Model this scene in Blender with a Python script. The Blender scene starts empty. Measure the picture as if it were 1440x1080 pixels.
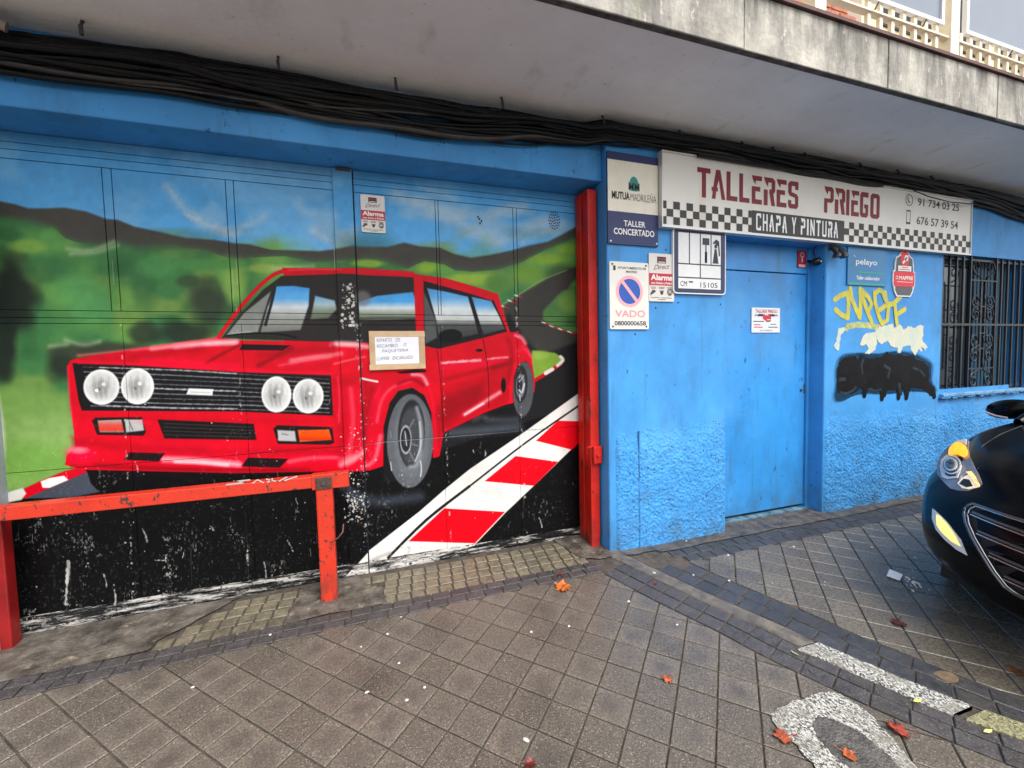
import bpy, bmesh, math, random
import numpy as np
from mathutils import Vector, Matrix
from mathutils.bvhtree import BVHTree

random.seed(11)
S = bpy.context.scene
COL = S.collection
RAD = math.radians

# ------------------------------------------------------------------ camera
CAM_Z = 1.455
FOC = 600.0                                   # focal length in pixels of a 1440 px wide picture
def _cam_rows(yaw, pitch, roll):
    cy, sy = math.cos(yaw), math.sin(yaw)
    fwd = Vector((sy, cy, 0)); right = Vector((cy, -sy, 0)); up = Vector((0, 0, 1))
    f2 = fwd * math.cos(pitch) - up * math.sin(pitch)
    u2 = up * math.cos(pitch) + fwd * math.sin(pitch)
    return right * math.cos(roll) + u2 * math.sin(roll), u2 * math.cos(roll) - right * math.sin(roll), f2
CR, CU, CF = _cam_rows(RAD(18.59), RAD(3.12), RAD(-1.317))
cam = bpy.data.cameras.new('camera'); cam.sensor_width = 36; cam.lens = 36 * FOC / 1440
cam.clip_start = .05; cam.clip_end = 400
camo = bpy.data.objects.new('camera', cam); COL.objects.link(camo)
camo.matrix_world = Matrix(((CR.x, CU.x, -CF.x, 0), (CR.y, CU.y, -CF.y, 0), (CR.z, CU.z, -CF.z, CAM_Z), (0, 0, 0, 1)))
S.camera = camo

# ------------------------------------------------------------------ light
W = bpy.data.worlds.new('World'); S.world = W; W.use_nodes = True
nt = W.node_tree; nt.nodes.clear()
sky = nt.nodes.new('ShaderNodeTexSky'); sky.sky_type = 'NISHITA'; sky.sun_disc = False
sky.sun_elevation = RAD(56); sky.sun_rotation = RAD(160); sky.air_density = 1.0; sky.dust_density = 3.0
hsv = nt.nodes.new('ShaderNodeHueSaturation'); hsv.inputs['Saturation'].default_value = .22
bg = nt.nodes.new('ShaderNodeBackground'); bg.inputs['Strength'].default_value = .15
wo = nt.nodes.new('ShaderNodeOutputWorld')
nt.links.new(sky.outputs[0], hsv.inputs['Color']); nt.links.new(hsv.outputs[0], bg.inputs['Color']); nt.links.new(bg.outputs[0], wo.inputs[0])
sun = bpy.data.lights.new('sun', 'SUN'); sun.energy = 1.35; sun.angle = RAD(32); sun.color = (1, .965, .92)
suno = bpy.data.objects.new('sun', sun); COL.objects.link(suno)
_sd = Vector((math.sin(RAD(160)) * math.cos(RAD(56)), math.cos(RAD(160)) * math.cos(RAD(56)), math.sin(RAD(56))))
suno.rotation_euler = _sd.to_track_quat('Z', 'Y').to_euler(); suno.location = (2, -6, 9)
S.view_settings.view_transform = 'Standard'; S.view_settings.look = 'None'
S.view_settings.gamma = 1; S.view_settings.use_curve_mapping = False
S.view_settings.exposure = 1.18

# ------------------------------------------------------------------ pixel -> place
def ray(px, py):
    return CR * ((px - 720) / FOC) - CU * ((py - 540) / FOC) + CF
def at(px, py, Y):                            # point of the plane y = Y seen at a pixel of the photograph
    d = ray(px, py) * (Y / ray(px, py).y); return Vector((d.x, Y, d.z + CAM_Z))
_XS = [(-3, 4.6), (0, 2.68), (.5, 2.38), (.78, 2.21), (.9, 2.13), (1.1, 2.02), (1.42, 1.875), (1.62, 1.81), (1.9, 1.69), (2.38, 1.52), (2.8, 1.40)]
def strip_x(y):                               # where the driveway kerb runs
    return float(np.interp(y, [a for a, b in _XS], [b for a, b in _XS]))
def ground(x, y):
    zl = .0091 * x + .048 * y
    zr = .091 + .064 * (y - 1.976)
    s = min(1, max(0, (x - strip_x(y)) / .45)); s = s * s * (3 - 2 * s)
    return zl * (1 - s) + zr * s
def gnd(px, py):
    d = ray(px, py); z = .1
    for _ in range(12):
        t = (z - CAM_Z) / d.z; z = ground(d.x * t, d.y * t)
    return Vector((d.x * t, d.y * t, z))

# ------------------------------------------------------------------ materials
def lin(c):
    return tuple(((v / 255.) / 12.92 if v / 255. <= .04045 else ((v / 255. + .055) / 1.055)**2.4) for v in c)
def mat(name, col, rough=.6, metal=0., var=0., vscale=3., var2=None, bump=0., bscale=60., bdist=.01, spec=.5, coat=0., emit=None, estr=0., rvar=0., alpha=None, objrand=0., coords='World', stretch=(1, 1, 1), trans=0.):
    m = bpy.data.materials.new(name); m.use_nodes = True
    N = m.node_tree.nodes; L = m.node_tree.links; b = N['Principled BSDF']
    b.inputs['Base Color'].default_value = (*col, 1); b.inputs['Roughness'].default_value = rough; b.inputs['Metallic'].default_value = metal
    b.inputs['Specular IOR Level'].default_value = spec; b.inputs['Coat Weight'].default_value = coat
    b.inputs['Transmission Weight'].default_value = trans
    if emit: b.inputs['Emission Color'].default_value = (*emit, 1); b.inputs['Emission Strength'].default_value = estr
    tc = N.new('ShaderNodeNewGeometry' if coords == 'World' else 'ShaderNodeTexCoord'); mp = N.new('ShaderNodeMapping'); mp.inputs['Scale'].default_value = stretch
    L.new(tc.outputs['Position' if coords == 'World' else coords], mp.inputs[0])
    out = None
    if var or objrand or var2:
        nz = N.new('ShaderNodeTexNoise'); nz.inputs['Scale'].default_value = vscale; nz.inputs['Detail'].default_value = 8; nz.inputs['Roughness'].default_value = .65
        L.new(mp.outputs[0], nz.inputs['Vector'])
        rp = N.new('ShaderNodeValToRGB')
        c2 = var2 if var2 else tuple(max(0, v * (1 - var)) for v in col); c1 = col if var2 else tuple(min(1, v * (1 + var * .6)) for v in col)
        rp.color_ramp.elements[0].position = .36; rp.color_ramp.elements[0].color = (*c2, 1)
        rp.color_ramp.elements[1].position = .64; rp.color_ramp.elements[1].color = (*c1, 1)
        L.new(nz.outputs[0], rp.inputs[0]); out = rp.outputs[0]
        if objrand:
            oi = N.new('ShaderNodeObjectInfo'); mr = N.new('ShaderNodeMapRange'); mr.inputs[3].default_value = 1 - objrand; mr.inputs[4].default_value = 1 + objrand
            L.new(oi.outputs['Random'], mr.inputs[0]); mx = N.new('ShaderNodeVectorMath'); mx.operation = 'SCALE'
            L.new(out, mx.inputs[0]); L.new(mr.outputs[0], mx.inputs['Scale']); out = mx.outputs[0]
        L.new(out, b.inputs['Base Color'])
        if rvar:
            mr = N.new('ShaderNodeMapRange'); mr.inputs[1].default_value = .35; mr.inputs[2].default_value = .65; mr.inputs[3].default_value = max(.04, rough - rvar); mr.inputs[4].default_value = min(1, rough + rvar)
            L.new(nz.outputs[0], mr.inputs[0]); L.new(mr.outputs[0], b.inputs['Roughness'])
    if bump:
        n2 = N.new('ShaderNodeTexNoise'); n2.inputs['Scale'].default_value = bscale; n2.inputs['Detail'].default_value = 4
        L.new(mp.outputs[0], n2.inputs['Vector'])
        bp = N.new('ShaderNodeBump'); bp.inputs['Strength'].default_value = bump; bp.inputs['Distance'].default_value = bdist
        L.new(n2.outputs[0], bp.inputs['Height']); L.new(bp.outputs[0], b.inputs['Normal'])
    if alpha is not None: b.inputs['Alpha'].default_value = alpha
    return m
def nodes(m): return m.node_tree.nodes, m.node_tree.links, m.node_tree.nodes['Principled BSDF']
def mixcol(m, fac_socket, col):               # lay a second colour over a material's base colour
    N, L, b = nodes(m); mx = N.new('ShaderNodeMix'); mx.data_type = 'RGBA'
    src = b.inputs['Base Color']
    if src.links: L.new(src.links[0].from_socket, mx.inputs[6])
    else: mx.inputs[6].default_value = src.default_value
    mx.inputs[7].default_value = (*col, 1); L.new(fac_socket, mx.inputs[0]); L.new(mx.outputs[2], b.inputs['Base Color']); return mx
def noise_mask(m, scale, lo, hi, stretch=(1, 1, 1), coords='World', detail=6, rough=.6, zfade=None):
    N, L, b = nodes(m); tc = N.new('ShaderNodeNewGeometry' if coords == 'World' else 'ShaderNodeTexCoord'); mp = N.new('ShaderNodeMapping'); mp.inputs['Scale'].default_value = stretch
    so = tc.outputs['Position' if coords == 'World' else coords]; L.new(so, mp.inputs[0]); nz = N.new('ShaderNodeTexNoise'); nz.inputs['Scale'].default_value = scale; nz.inputs['Detail'].default_value = detail; nz.inputs['Roughness'].default_value = rough
    L.new(mp.outputs[0], nz.inputs['Vector']); mr = N.new('ShaderNodeMapRange'); mr.inputs[1].default_value = lo; mr.inputs[2].default_value = hi
    L.new(nz.outputs[0], mr.inputs[0]); out = mr.outputs[0]
    if zfade:
        sp = N.new('ShaderNodeSeparateXYZ'); L.new(so, sp.inputs[0]); m2 = N.new('ShaderNodeMapRange'); m2.inputs[1].default_value = zfade[0]; m2.inputs[2].default_value = zfade[1]
        L.new(sp.outputs[2], m2.inputs[0]); mu = N.new('ShaderNodeMath'); mu.operation = 'MULTIPLY'; L.new(out, mu.inputs[0]); L.new(m2.outputs[0], mu.inputs[1]); out = mu.outputs[0]
    return out

# ------------------------------------------------------------------ mesh helpers
def link(name, me, m=None, parent=None):
    o = bpy.data.objects.new(name, me); COL.objects.link(o)
    if m is not None and me is not None: me.materials.append(m)
    if parent is not None: o.parent = parent
    return o
def tag(o, label=None, cat=None, group=None, kind=None):
    if label: o['label'] = label
    if cat: o['category'] = cat
    if group: o['group'] = group
    if kind: o['kind'] = kind
    return o
def empty(name, loc=(0, 0, 0), **k):
    o = bpy.data.objects.new(name, None); COL.objects.link(o); o.location = loc; o.empty_display_size = .1
    return tag(o, **k)
class MB:                                      # collects geometry for ONE mesh
    def __init__(s): s.v = []; s.f = []; s.sm = []
    def add(s, vs, fs, smooth=False):
        n = len(s.v); s.v += [tuple(v) for v in vs]; s.f += [tuple(i + n for i in f) for f in fs]; s.sm += [smooth] * len(fs); return s
    def box(s, x0, x1, y0, y1, z0, z1, bev=0.):
        if bev <= 0:
            return s.add([(x0, y0, z0), (x1, y0, z0), (x1, y1, z0), (x0, y1, z0), (x0, y0, z1), (x1, y0, z1), (x1, y1, z1), (x0, y1, z1)],
                         [(0, 3, 2, 1), (4, 5, 6, 7), (0, 1, 5, 4), (1, 2, 6, 5), (2, 3, 7, 6), (3, 0, 4, 7)])
        bm = bmesh.new(); bmesh.ops.create_cube(bm, size=1)
        for v in bm.verts: v.co = Vector(((x0 + x1) / 2 + v.co.x * (x1 - x0), (y0 + y1) / 2 + v.co.y * (y1 - y0), (z0 + z1) / 2 + v.co.z * (z1 - z0)))
        bmesh.ops.bevel(bm, geom=bm.edges[:], offset=bev, segments=2, affect='EDGES', profile=.5)
        return s.bm(bm)
    def bm(s, bm, smooth=False):
        bm.verts.index_update(); s.add([v.co[:] for v in bm.verts], [[v.index for v in f.verts] for f in bm.faces], smooth); bm.free(); return s
    def prism(s, pts, y0, y1):                 # outline in (x, z) pulled from y0 (front) to y1
        n = len(pts); a = sum(pts[i][0] * pts[(i + 1) % n][1] - pts[(i + 1) % n][0] * pts[i][1] for i in range(n))
        if a < 0: pts = pts[::-1]
        return s.add([(p[0], y0, p[1]) for p in pts] + [(p[0], y1, p[1]) for p in pts],
                     [tuple(range(n)), tuple(range(2 * n - 1, n - 1, -1))] + [(i, i + n, (i + 1) % n + n, (i + 1) % n) for i in range(n)])
    def sheet(s, pts, y):                      # flat print facing the street
        n = len(pts); a = sum(pts[i][0] * pts[(i + 1) % n][1] - pts[(i + 1) % n][0] * pts[i][1] for i in range(n))
        if a < 0: pts = pts[::-1]
        return s.add([(p[0], y, p[1]) for p in pts], [tuple(range(n))])
    def tube(s, pts, r, seg=6, cap=True, rx=None):
        pts = [Vector(p) for p in pts]; vs = []; fs = []; n = len(pts)
        for i, p in enumerate(pts):
            t = (pts[min(i + 1, n - 1)] - pts[max(i - 1, 0)]).normalized()
            a = t.cross(Vector((0, 0, 1)) if abs(t.z) < .9 else Vector((1, 0, 0))).normalized(); b = t.cross(a)
            ri = r[i] if isinstance(r, (list, tuple)) else r
            for k in range(seg):
                q = 2 * math.pi * k / seg; vs.append(p + (a * math.cos(q) + b * math.sin(q)) * ri)
        for i in range(n - 1):
            for k in range(seg): fs.append((i * seg + k, i * seg + (k + 1) % seg, (i + 1) * seg + (k + 1) % seg, (i + 1) * seg + k))
        s.add(vs, fs, True)
        if cap: s.add(vs[:seg], [tuple(range(seg))[::-1]]); s.add(vs[-seg:], [tuple(range(seg))])
        return s
    def ribbon(s, pts, w, y, taper=None):      # flat painted stroke in the (x, z) plane
        P = [Vector((p[0], p[1])) for p in pts]; n = len(P); l = []; r = []
        for i in range(n):
            t = (P[min(i + 1, n - 1)] - P[max(i - 1, 0)]).normalized(); nn = Vector((-t.y, t.x)) * (w * (taper[i] if taper else 1) / 2)
            l.append(P[i] + nn); r.append(P[i] - nn)
        for i in range(n - 1):
            q = [l[i], r[i], r[i + 1], l[i + 1]]; s.sheet([(a.x, a.y) for a in q], y)
        return s
    def disc(s, cx, cz, rx, rz, y, n=20):
        return s.sheet([(cx + rx * math.cos(2 * math.pi * k / n), cz + rz * math.sin(2 * math.pi * k / n)) for k in range(n)], y)
    def ringxz(s, cx, cz, r0, r1, y, n=28, sx=1.):
        for k in range(n):
            a, b = 2 * math.pi * k / n, 2 * math.pi * (k + 1) / n
            s.sheet([(cx + sx * r * math.cos(q), cz + r * math.sin(q)) for r, q in ((r0, a), (r1, a), (r1, b), (r0, b))], y)
        return s
    def mesh(s, name):
        me = bpy.data.meshes.new(name); me.from_pydata(s.v, [], s.f); me.polygons.foreach_set('use_smooth', s.sm); me.update(); return me
    def build(s, name, m=None, parent=None, origin=True):
        o = None
        if origin and s.v:
            c = np.array(s.v); mn, mx = c.min(0), c.max(0); org = Vector(((mn[0] + mx[0]) / 2, (mn[1] + mx[1]) / 2, mn[2]))
        else: org = Vector((0, 0, 0))
        base = parent_world(parent)
        s.v = [(a[0] - org.x, a[1] - org.y, a[2] - org.z) for a in s.v]
        o = link(name, s.mesh(name), m, parent); o.location = org - base
        return o
def parent_world(p):
    v = Vector((0, 0, 0))
    while p is not None: v += Vector(p.location); p = p.parent
    return v
_tmp = {}
def text_geo(txt, bold=0., shear=0., spacing=1.):
    k = (txt, bold, shear, spacing)
    if k not in _tmp:
        c = bpy.data.curves.new('lettering', 'FONT'); c.body = txt; c.offset = bold; c.shear = shear; c.space_character = spacing; c.resolution_u = 3
        o = bpy.data.objects.new('lettering', c); COL.objects.link(o)
        dg = bpy.context.evaluated_depsgraph_get(); me = bpy.data.meshes.new_from_object(o.evaluated_get(dg))
        V = [v.co[:] for v in me.vertices]; F = [tuple(p.vertices) for p in me.polygons]
        bpy.data.objects.remove(o); bpy.data.curves.remove(c); bpy.data.meshes.remove(me); _tmp[k] = (V, F)
    return _tmp[k]
def put_text(mb, txt, x0, x1, z0, z1, y, slope=0., **k):   # fit a line of lettering into a rectangle of the plane
    V, F = text_geo(txt, **k); A = np.array(V); mn, mx = A.min(0), A.max(0)
    sx = (x1 - x0) / (mx[0] - mn[0]); sz = (z1 - z0) / (mx[1] - mn[1])
    vs = [(x0 + (v[0] - mn[0]) * sx, y, z0 + (v[1] - mn[1]) * sz + slope * (v[0] - mn[0]) * sx) for v in V]
    mb.add(vs, F); return mb
# ---- mural painter: everything is drawn on the flat gate sheet -------------
def _vnoise(x, y, seed):
    xi = np.floor(x).astype(np.int64); yi = np.floor(y).astype(np.int64)
    fx = x - xi; fy = y - yi
    fx = fx * fx * (3 - 2 * fx); fy = fy * fy * (3 - 2 * fy)
    def h(a, b):
        n = (a * 374761393 + b * 668265263 + seed * 2246822519) & 0xffffffff
        n = ((n ^ (n >> 13)) * 1274126177) & 0xffffffff
        return ((n ^ (n >> 16)) & 0xffff) / 65535.0
    return ((h(xi, yi) * (1 - fx) + h(xi + 1, yi) * fx) * (1 - fy)
            + (h(xi, yi + 1) * (1 - fx) + h(xi + 1, yi + 1) * fx) * fy)
def fbm(x, y, seed=1, octaves=4):
    s = 0; a = .5; t = 0
    for k in range(octaves):
        s = s + a * _vnoise(x * 2**k, y * 2**k, seed + 17 * k); t += a; a *= .55
    return s / t

class Painter:
    def __init__(s, PX, PY):
        s.PX, s.PY = PX, PY
        s.img = np.zeros(PX.shape + (3,), np.float32)
        s.rng = np.random.RandomState(7)
    def win(s, x0, y0, x1, y1):
        m = (s.PX >= x0) & (s.PX <= x1) & (s.PY >= y0) & (s.PY <= y1)
        r = np.where(m.any(1))[0]; c = np.where(m.any(0))[0]
        if len(r) == 0 or len(c) == 0: return None
        return slice(r[0], r[-1] + 1), slice(c[0], c[-1] + 1)
    def put(s, w, m, col):
        col = np.asarray(col, np.float32)
        s.img[w] += (col - s.img[w]) * m[..., None].astype(np.float32)
    def dist(s, w, pts, closed):
        X, Y = s.PX[w], s.PY[w]
        d = np.full(X.shape, 1e9); ins = np.zeros(X.shape, bool)
        n = len(pts)
        for i in range(n if closed else n - 1):
            ax, ay = pts[i]; bx, by = pts[(i + 1) % n]
            ex, ey = bx - ax, by - ay
            t = np.clip(((X - ax) * ex + (Y - ay) * ey) / (ex * ex + ey * ey + 1e-9), 0, 1)
            d = np.minimum(d, (X - ax - t * ex)**2 + (Y - ay - t * ey)**2)
            if closed and ay != by:
                c = ((ay > Y) != (by > Y)) & (X < (bx - ax) * (Y - ay) / (by - ay) + ax)
                ins ^= c
        return np.sqrt(d), ins
    def poly(s, pts, col, soft=.7, a=1., grad=None, smooth=False):
        if smooth: pts = spline(pts, True)
        xs = [p[0] for p in pts]; ys = [p[1] for p in pts]
        w = s.win(min(xs) - 3 * soft, min(ys) - 3 * soft, max(xs) + 3 * soft, max(ys) + 3 * soft)
        if w is None: return
        d, ins = s.dist(w, pts, True)
        sd = np.where(ins, -d, d)
        m = np.clip(.5 - sd / (2 * soft), 0, 1); m = m * m * (3 - 2 * m) * a
        if grad is not None:                       # list of (y, colour) stops
            Y = s.PY[w]; st = [g[0] for g in grad]
            c = np.stack([np.interp(Y, st, [g[1][k] for g in grad]) for k in range(3)], -1)
            s.img[w] += ((c - s.img[w]) * m[..., None]).astype(np.float32)
        else: s.put(w, m, col)
    def stroke(s, pts, width, col, soft=.7, a=1., smooth=True, rag=0):
        if smooth and len(pts) > 2: pts = spline(pts, False)
        xs = [p[0] for p in pts]; ys = [p[1] for p in pts]; e = width + 3 * soft
        w = s.win(min(xs) - e, min(ys) - e, max(xs) + e, max(ys) + e)
        if w is None: return
        d, _ = s.dist(w, pts, False)
        if rag: d = d + rag * (fbm(s.PX[w] * .35, s.PY[w] * .35, 5) - .5) * 2
        m = np.clip(.5 - (d - width / 2) / (2 * soft), 0, 1)
        s.put(w, m * m * (3 - 2 * m) * a, col)
    def ell(s, cx, cy, rx, ry, col, soft=.7, a=1., ang=0., ring=0):
        e = max(rx, ry) + 3 * soft
        w = s.win(cx - e, cy - e, cx + e, cy + e)
        if w is None: return
        X, Y = s.PX[w] - cx, s.PY[w] - cy
        c, n = np.cos(ang), np.sin(ang)
        u, v = (X * c + Y * n) / rx, (-X * n + Y * c) / ry
        q = np.sqrt(u * u + v * v) + 1e-6
        d = (q - 1) * min(rx, ry)
        if ring: d = np.abs(d) - ring / 2
        m = np.clip(.5 - d / (2 * soft), 0, 1)
        s.put(w, m * m * (3 - 2 * m) * a, col)
    def blob(s, cx, cy, rx, ry, col, a=1., seed=3, rough=.6):
        w = s.win(cx - 1.6 * rx, cy - 1.6 * ry, cx + 1.6 * rx, cy + 1.6 * ry)
        if w is None: return
        X, Y = s.PX[w], s.PY[w]
        q = np.sqrt(((X - cx) / rx)**2 + ((Y - cy) / ry)**2)
        q = q + rough * (fbm(X / 30., Y / 30., seed, 2) - .5)
        m = np.clip((1.2 - q) / .75, 0, 1)
        s.put(w, m * m * (3 - 2 * m) * a, col)
    def specks(s, n, x0, y0, x1, y1, col, smin=.35, smax=1.3, a=.9, streak=0.):
        for _ in range(n):
            cx = s.rng.uniform(x0, x1); cy = s.rng.uniform(y0, y1)
            r = smin + (smax - smin) * s.rng.rand()**3
            if streak and s.rng.rand() < streak:
                k = s.rng.uniform(3, 11)
                s.stroke([(cx, cy), (cx + s.rng.uniform(-1.5, 1.5), cy + k * .5), (cx + s.rng.uniform(-2, 3), cy + k)], r * 1.1, col, .5, a)
            else: s.ell(cx, cy, r * s.rng.uniform(.7, 1.5), r, col, .5, a)
def spline(pts, closed):
    P = [np.array(p, float) for p in pts]; n = len(P); out = []
    for i in range(n if closed else n - 1):
        p1, p2 = P[i], P[(i + 1) % n]
        p0 = P[i - 1] if (closed or i > 0) else p1
        p3 = P[(i + 2) % n] if (closed or i + 2 < n) else p2
        for t in (0, .25, .5, .75):
            out.append(tuple(.5 * ((2 * p1) + (-p0 + p2) * t + (2 * p0 - 5 * p1 + 4 * p2 - p3) * t * t + (-p0 + 3 * p1 - 3 * p2 + p3) * t**3)))
    if not closed: out.append(tuple(P[-1]))
    return out
def A4(l): return [(x / 3., 360 + y / 3.) for x, y in l]
def A5(l): return [(480 + x / 3., 360 + y / 3.) for x, y in l]

def paint_mural(PX, PY):
    p = Painter(PX, PY); X, Y = PX, PY
    RED = (218, 8, 32); DRED = (150, 4, 20); PINK = (255, 176, 182); BLK = (9, 9, 10); WHT = (238, 234, 228)
    # sky and clouds
    t = np.clip((Y - 185) / 165., 0, 1)[..., None]
    p.img[:] = (1 - t) * np.array([86, 154, 204]) + t * np.array([110, 188, 248])
    n = fbm(X / 90., Y / 60., 11, 3)
    m = np.clip((n - .5) / .5, 0, .4)[..., None]
    p.img += ((np.array([150, 195, 228]) - p.img) * m).astype(np.float32)
    for l, wd, a in (([(235, 262), (258, 292), (288, 314), (330, 330)], 14, .55), ([(262, 300), (290, 316), (325, 328)], 6, .6),
                     ([(338, 322), (360, 312), (372, 305)], 12, .45), ([(420, 285), (432, 300), (470, 302)], 14, .4),
                     ([(440, 325), (460, 336), (485, 345)], 12, .5), ([(480, 330), (490, 335), (497, 325)], 14, .45),
                     ([(555, 274), (590, 287), (625, 298), (655, 318), (700, 342)], 20, .6),
                     ([(655, 300), (690, 303), (722, 292), (735, 290)], 16, .5), ([(590, 262), (620, 272), (640, 280)], 8, .35),
                     ([(690, 338), (720, 335), (745, 322), (770, 312)], 18, .5), ([(735, 340), (765, 328), (790, 322)], 9, .4)):
        p.stroke(l, wd * .5, (190, 210, 224), wd * .75, min(.95, a * 1.5), rag=4)
    for cx, cy, rx, ry, a in ((620, 300, 46, 14, .6), (690, 325, 52, 16, .6), (705, 297, 34, 10, .6), (770, 318, 34, 11, .55), (575, 282, 28, 9, .5), (290, 305, 26, 16, .4), (455, 318, 34, 18, .45), (486, 335, 18, 14, .5), (320, 325, 20, 7, .5)):
        p.blob(cx, cy, rx, ry, (178, 206, 226), a, int(cx), 1.3)
    # hills
    ridge = [(-20, 280), (0, 283), (20, 287), (40, 293), (65, 293), (90, 292), (120, 297), (150, 308), (165, 309), (190, 319), (230, 327), (260, 334),
             (300, 337), (330, 342), (350, 343), (380, 350), (420, 352), (450, 353), (475, 350), (497, 346), (515, 347), (545, 347), (568, 341), (590, 346),
             (620, 348), (640, 357), (662, 362), (690, 358), (720, 352), (745, 345), (770, 340), (790, 330), (812, 318), (840, 305)]
    p.poly(ridge + [(840, 720), (-20, 720)], (74, 71, 64), 2.2)
    g = [(-20, 303), (0, 305), (30, 309), (60, 315), (75, 319), (92, 335), (110, 341), (140, 344), (165, 340), (195, 348), (240, 346), (290, 352), (330, 366),
         (350, 362), (400, 360), (440, 368), (500, 366), (525, 364), (545, 368), (573, 378), (585, 372), (597, 367), (625, 372), (640, 380), (665, 382), (700, 379),
         (735, 368), (765, 352), (812, 332), (840, 325), (840, 720), (-20, 720)]
    p.poly(g, (70, 126, 74), 8)
    w = p.win(-20, 300, 840, 700)
    Xs, Ys = X[w], Y[w]
    gm = np.clip((Ys - 318) / 25, 0, 1) * (p.img[w][..., 1] > 100)
    k = fbm(Xs / 85., Ys / 75., 21, 2); k2 = fbm(Xs / 48., Ys / 36., 33, 2)
    for mm, col in ((np.clip((k - .5) / .3, 0, 1), (34, 70, 40)), (np.clip((k2 - .52) / .35, 0, .75), (130, 158, 80)), (np.clip((.42 - k) / .25, 0, .8), (112, 166, 82))):
        p.img[w] += ((np.array(col) - p.img[w]) * (mm * gm)[..., None]).astype(np.float32)
    D = (34, 42, 34)
    for b in ((22, 410, 34, 62, D, .95), (5, 480, 20, 70, (36, 44, 40), .9), (88, 512, 26, 30, D, .9), (150, 492, 90, 13, (58, 62, 48), .9), (205, 470, 24, 18, D, .75),
              (292, 425, 32, 34, (48, 58, 46), .9), (260, 470, 50, 20, D, .85), (265, 396, 22, 10, (60, 80, 52), .8), (205, 400, 22, 40, (56, 104, 62), .7),
              (40, 560, 60, 20, (90, 140, 70), .6), (60, 380, 30, 20, (60, 112, 66), .7), (130, 430, 40, 24, (86, 152, 92), .8), (110, 410, 40, 30, (92, 156, 92), .8),
              (15, 330, 22, 12, (60, 112, 66), .9), (70, 335, 20, 16, (96, 160, 84), .9), (40, 345, 26, 10, (140, 178, 80), .7), (330, 395, 20, 40, (148, 186, 88), .8),
              (300, 372, 60, 10, (86, 148, 80), .9), (380, 378, 40, 8, (150, 180, 90), .9), (225, 372, 40, 20, (84, 150, 86), .8)):
        p.blob(*b, seed=int(b[0]) + 5)
    p.poly([(-20, 545), (20, 540), (60, 548), (98, 555), (108, 640), (90, 680), (-20, 700)], (122, 160, 84), 9)
    p.blob(60, 610, 60, 40, (138, 172, 100), .7, 4); p.blob(50, 650, 60, 30, (112, 160, 72), .7, 9)
    p.stroke([(-4, 555), (4, 610), (2, 690)], 6, (205, 215, 195), 4, .8)
    for l in ([(100, 357), (135, 355), (165, 345)], [(92, 478), (118, 485), (140, 480)], [(95, 350), (128, 352), (160, 340)], [(384, 378), (410, 376), (440, 374)], [(70, 487), (95, 484)]):
        p.stroke(l, 4, (196, 208, 168), 5, .6)
    for b in ((520, 371, 26, 6, (150, 186, 70)), (600, 376, 18, 8, (150, 186, 66)), (660, 392, 44, 9, (160, 190, 72)), (770, 365, 30, 10, (140, 178, 62)), (800, 350, 20, 10, (132, 172, 66)),
              (700, 400, 22, 14, (86, 132, 62)), (790, 385, 30, 20, (60, 92, 52)), (740, 385, 24, 14, (116, 156, 62)), (760, 340, 0.1, 0.1, D)):
        p.blob(b[0], b[1], b[2], b[3], b[4], .85, int(b[0]))
    # far road and verge on the right
    p.poly(A5([(1030, 40), (950, 55), (860, 100), (720, 185), (680, 215), (700, 330), (760, 330), (820, 420), (840, 700), (1040, 700), (1040, 130), (960, 130)]), (62, 60, 56), 3)
    p.stroke(A5([(680, 205), (745, 165), (840, 105), (950, 60)]), 1.4, (170, 176, 120), 1.2, .6)
    p.poly(A5([(1040, 100), (930, 150), (852, 230), (850, 268), (880, 295), (960, 320), (1040, 330)]), (82, 126, 70), 2.4)
    p.blob(800, 425, 22, 16, (118, 156, 74), .7, 8); p.blob(806, 452, 16, 10, (60, 96, 56), .7, 3)
    for q in ((855, 282), (888, 297), (925, 310), (965, 322), (680, 212), (712, 190), (740, 168)):
        p.stroke(A5([(q[0] - 9, q[1] - 4), (q[0] + 9, q[1] + 3)]), 2, WHT, .8, .95)
        p.stroke(A5([(q[0] + 8, q[1] + 3), (q[0] + 24, q[1] + 8)]), 2, (200, 40, 40), .8, .9)
    # asphalt
    p.poly([(715, 440), (735, 470), (760, 500), (840, 470), (840, 900), (480, 900), (600, 650)], (28, 28, 30), 4)
    p.poly([(-20, 708), (40, 700), (130, 655), (600, 640), (840, 560), (840, 920), (-20, 920)], BLK, 1.5)
    p.poly([(36, 701), (75, 683), (122, 663), (128, 680), (140, 692), (100, 700)], (66, 72, 84), 1.5)
    p.poly([(0, 706), (28, 690), (57, 676), (92, 662), (118, 656), (122, 664), (80, 682), (38, 700)], (205, 24, 40), .8)
    p.poly([(57, 677), (70, 672), (90, 669), (96, 675), (70, 686), (60, 686)], WHT, 1); p.poly([(-6, 706), (12, 692), (32, 686), (37, 694), (30, 703), (6, 708)], (214, 212, 204), 1.6)
    p.poly(A5([(805, 398), (900, 408), (938, 432), (920, 462), (870, 490), (815, 528), (800, 500)]), (132, 170, 66), 1.6)
    p.blob(760, 500, 16, 8, (160, 190, 86), .7, 3)
    p.stroke(A5([(815, 526), (870, 492), (925, 455)]), 5, (206, 30, 42), 1); p.stroke(A5([(862, 494), (890, 478)]), 5.4, WHT, 1, smooth=False)
    p.stroke(A5([(912, 462), (935, 440), (925, 425)]), 4.5, WHT, 1.4)
    # reflections on the asphalt
    p.stroke(A5([(470, 745), (600, 735), (745, 722)]), 12, (70, 76, 86), 7, .9); p.stroke(A5([(560, 690), (600, 672), (620, 690), (740, 690)]), 7, (64, 68, 76), 5, .8)
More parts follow.
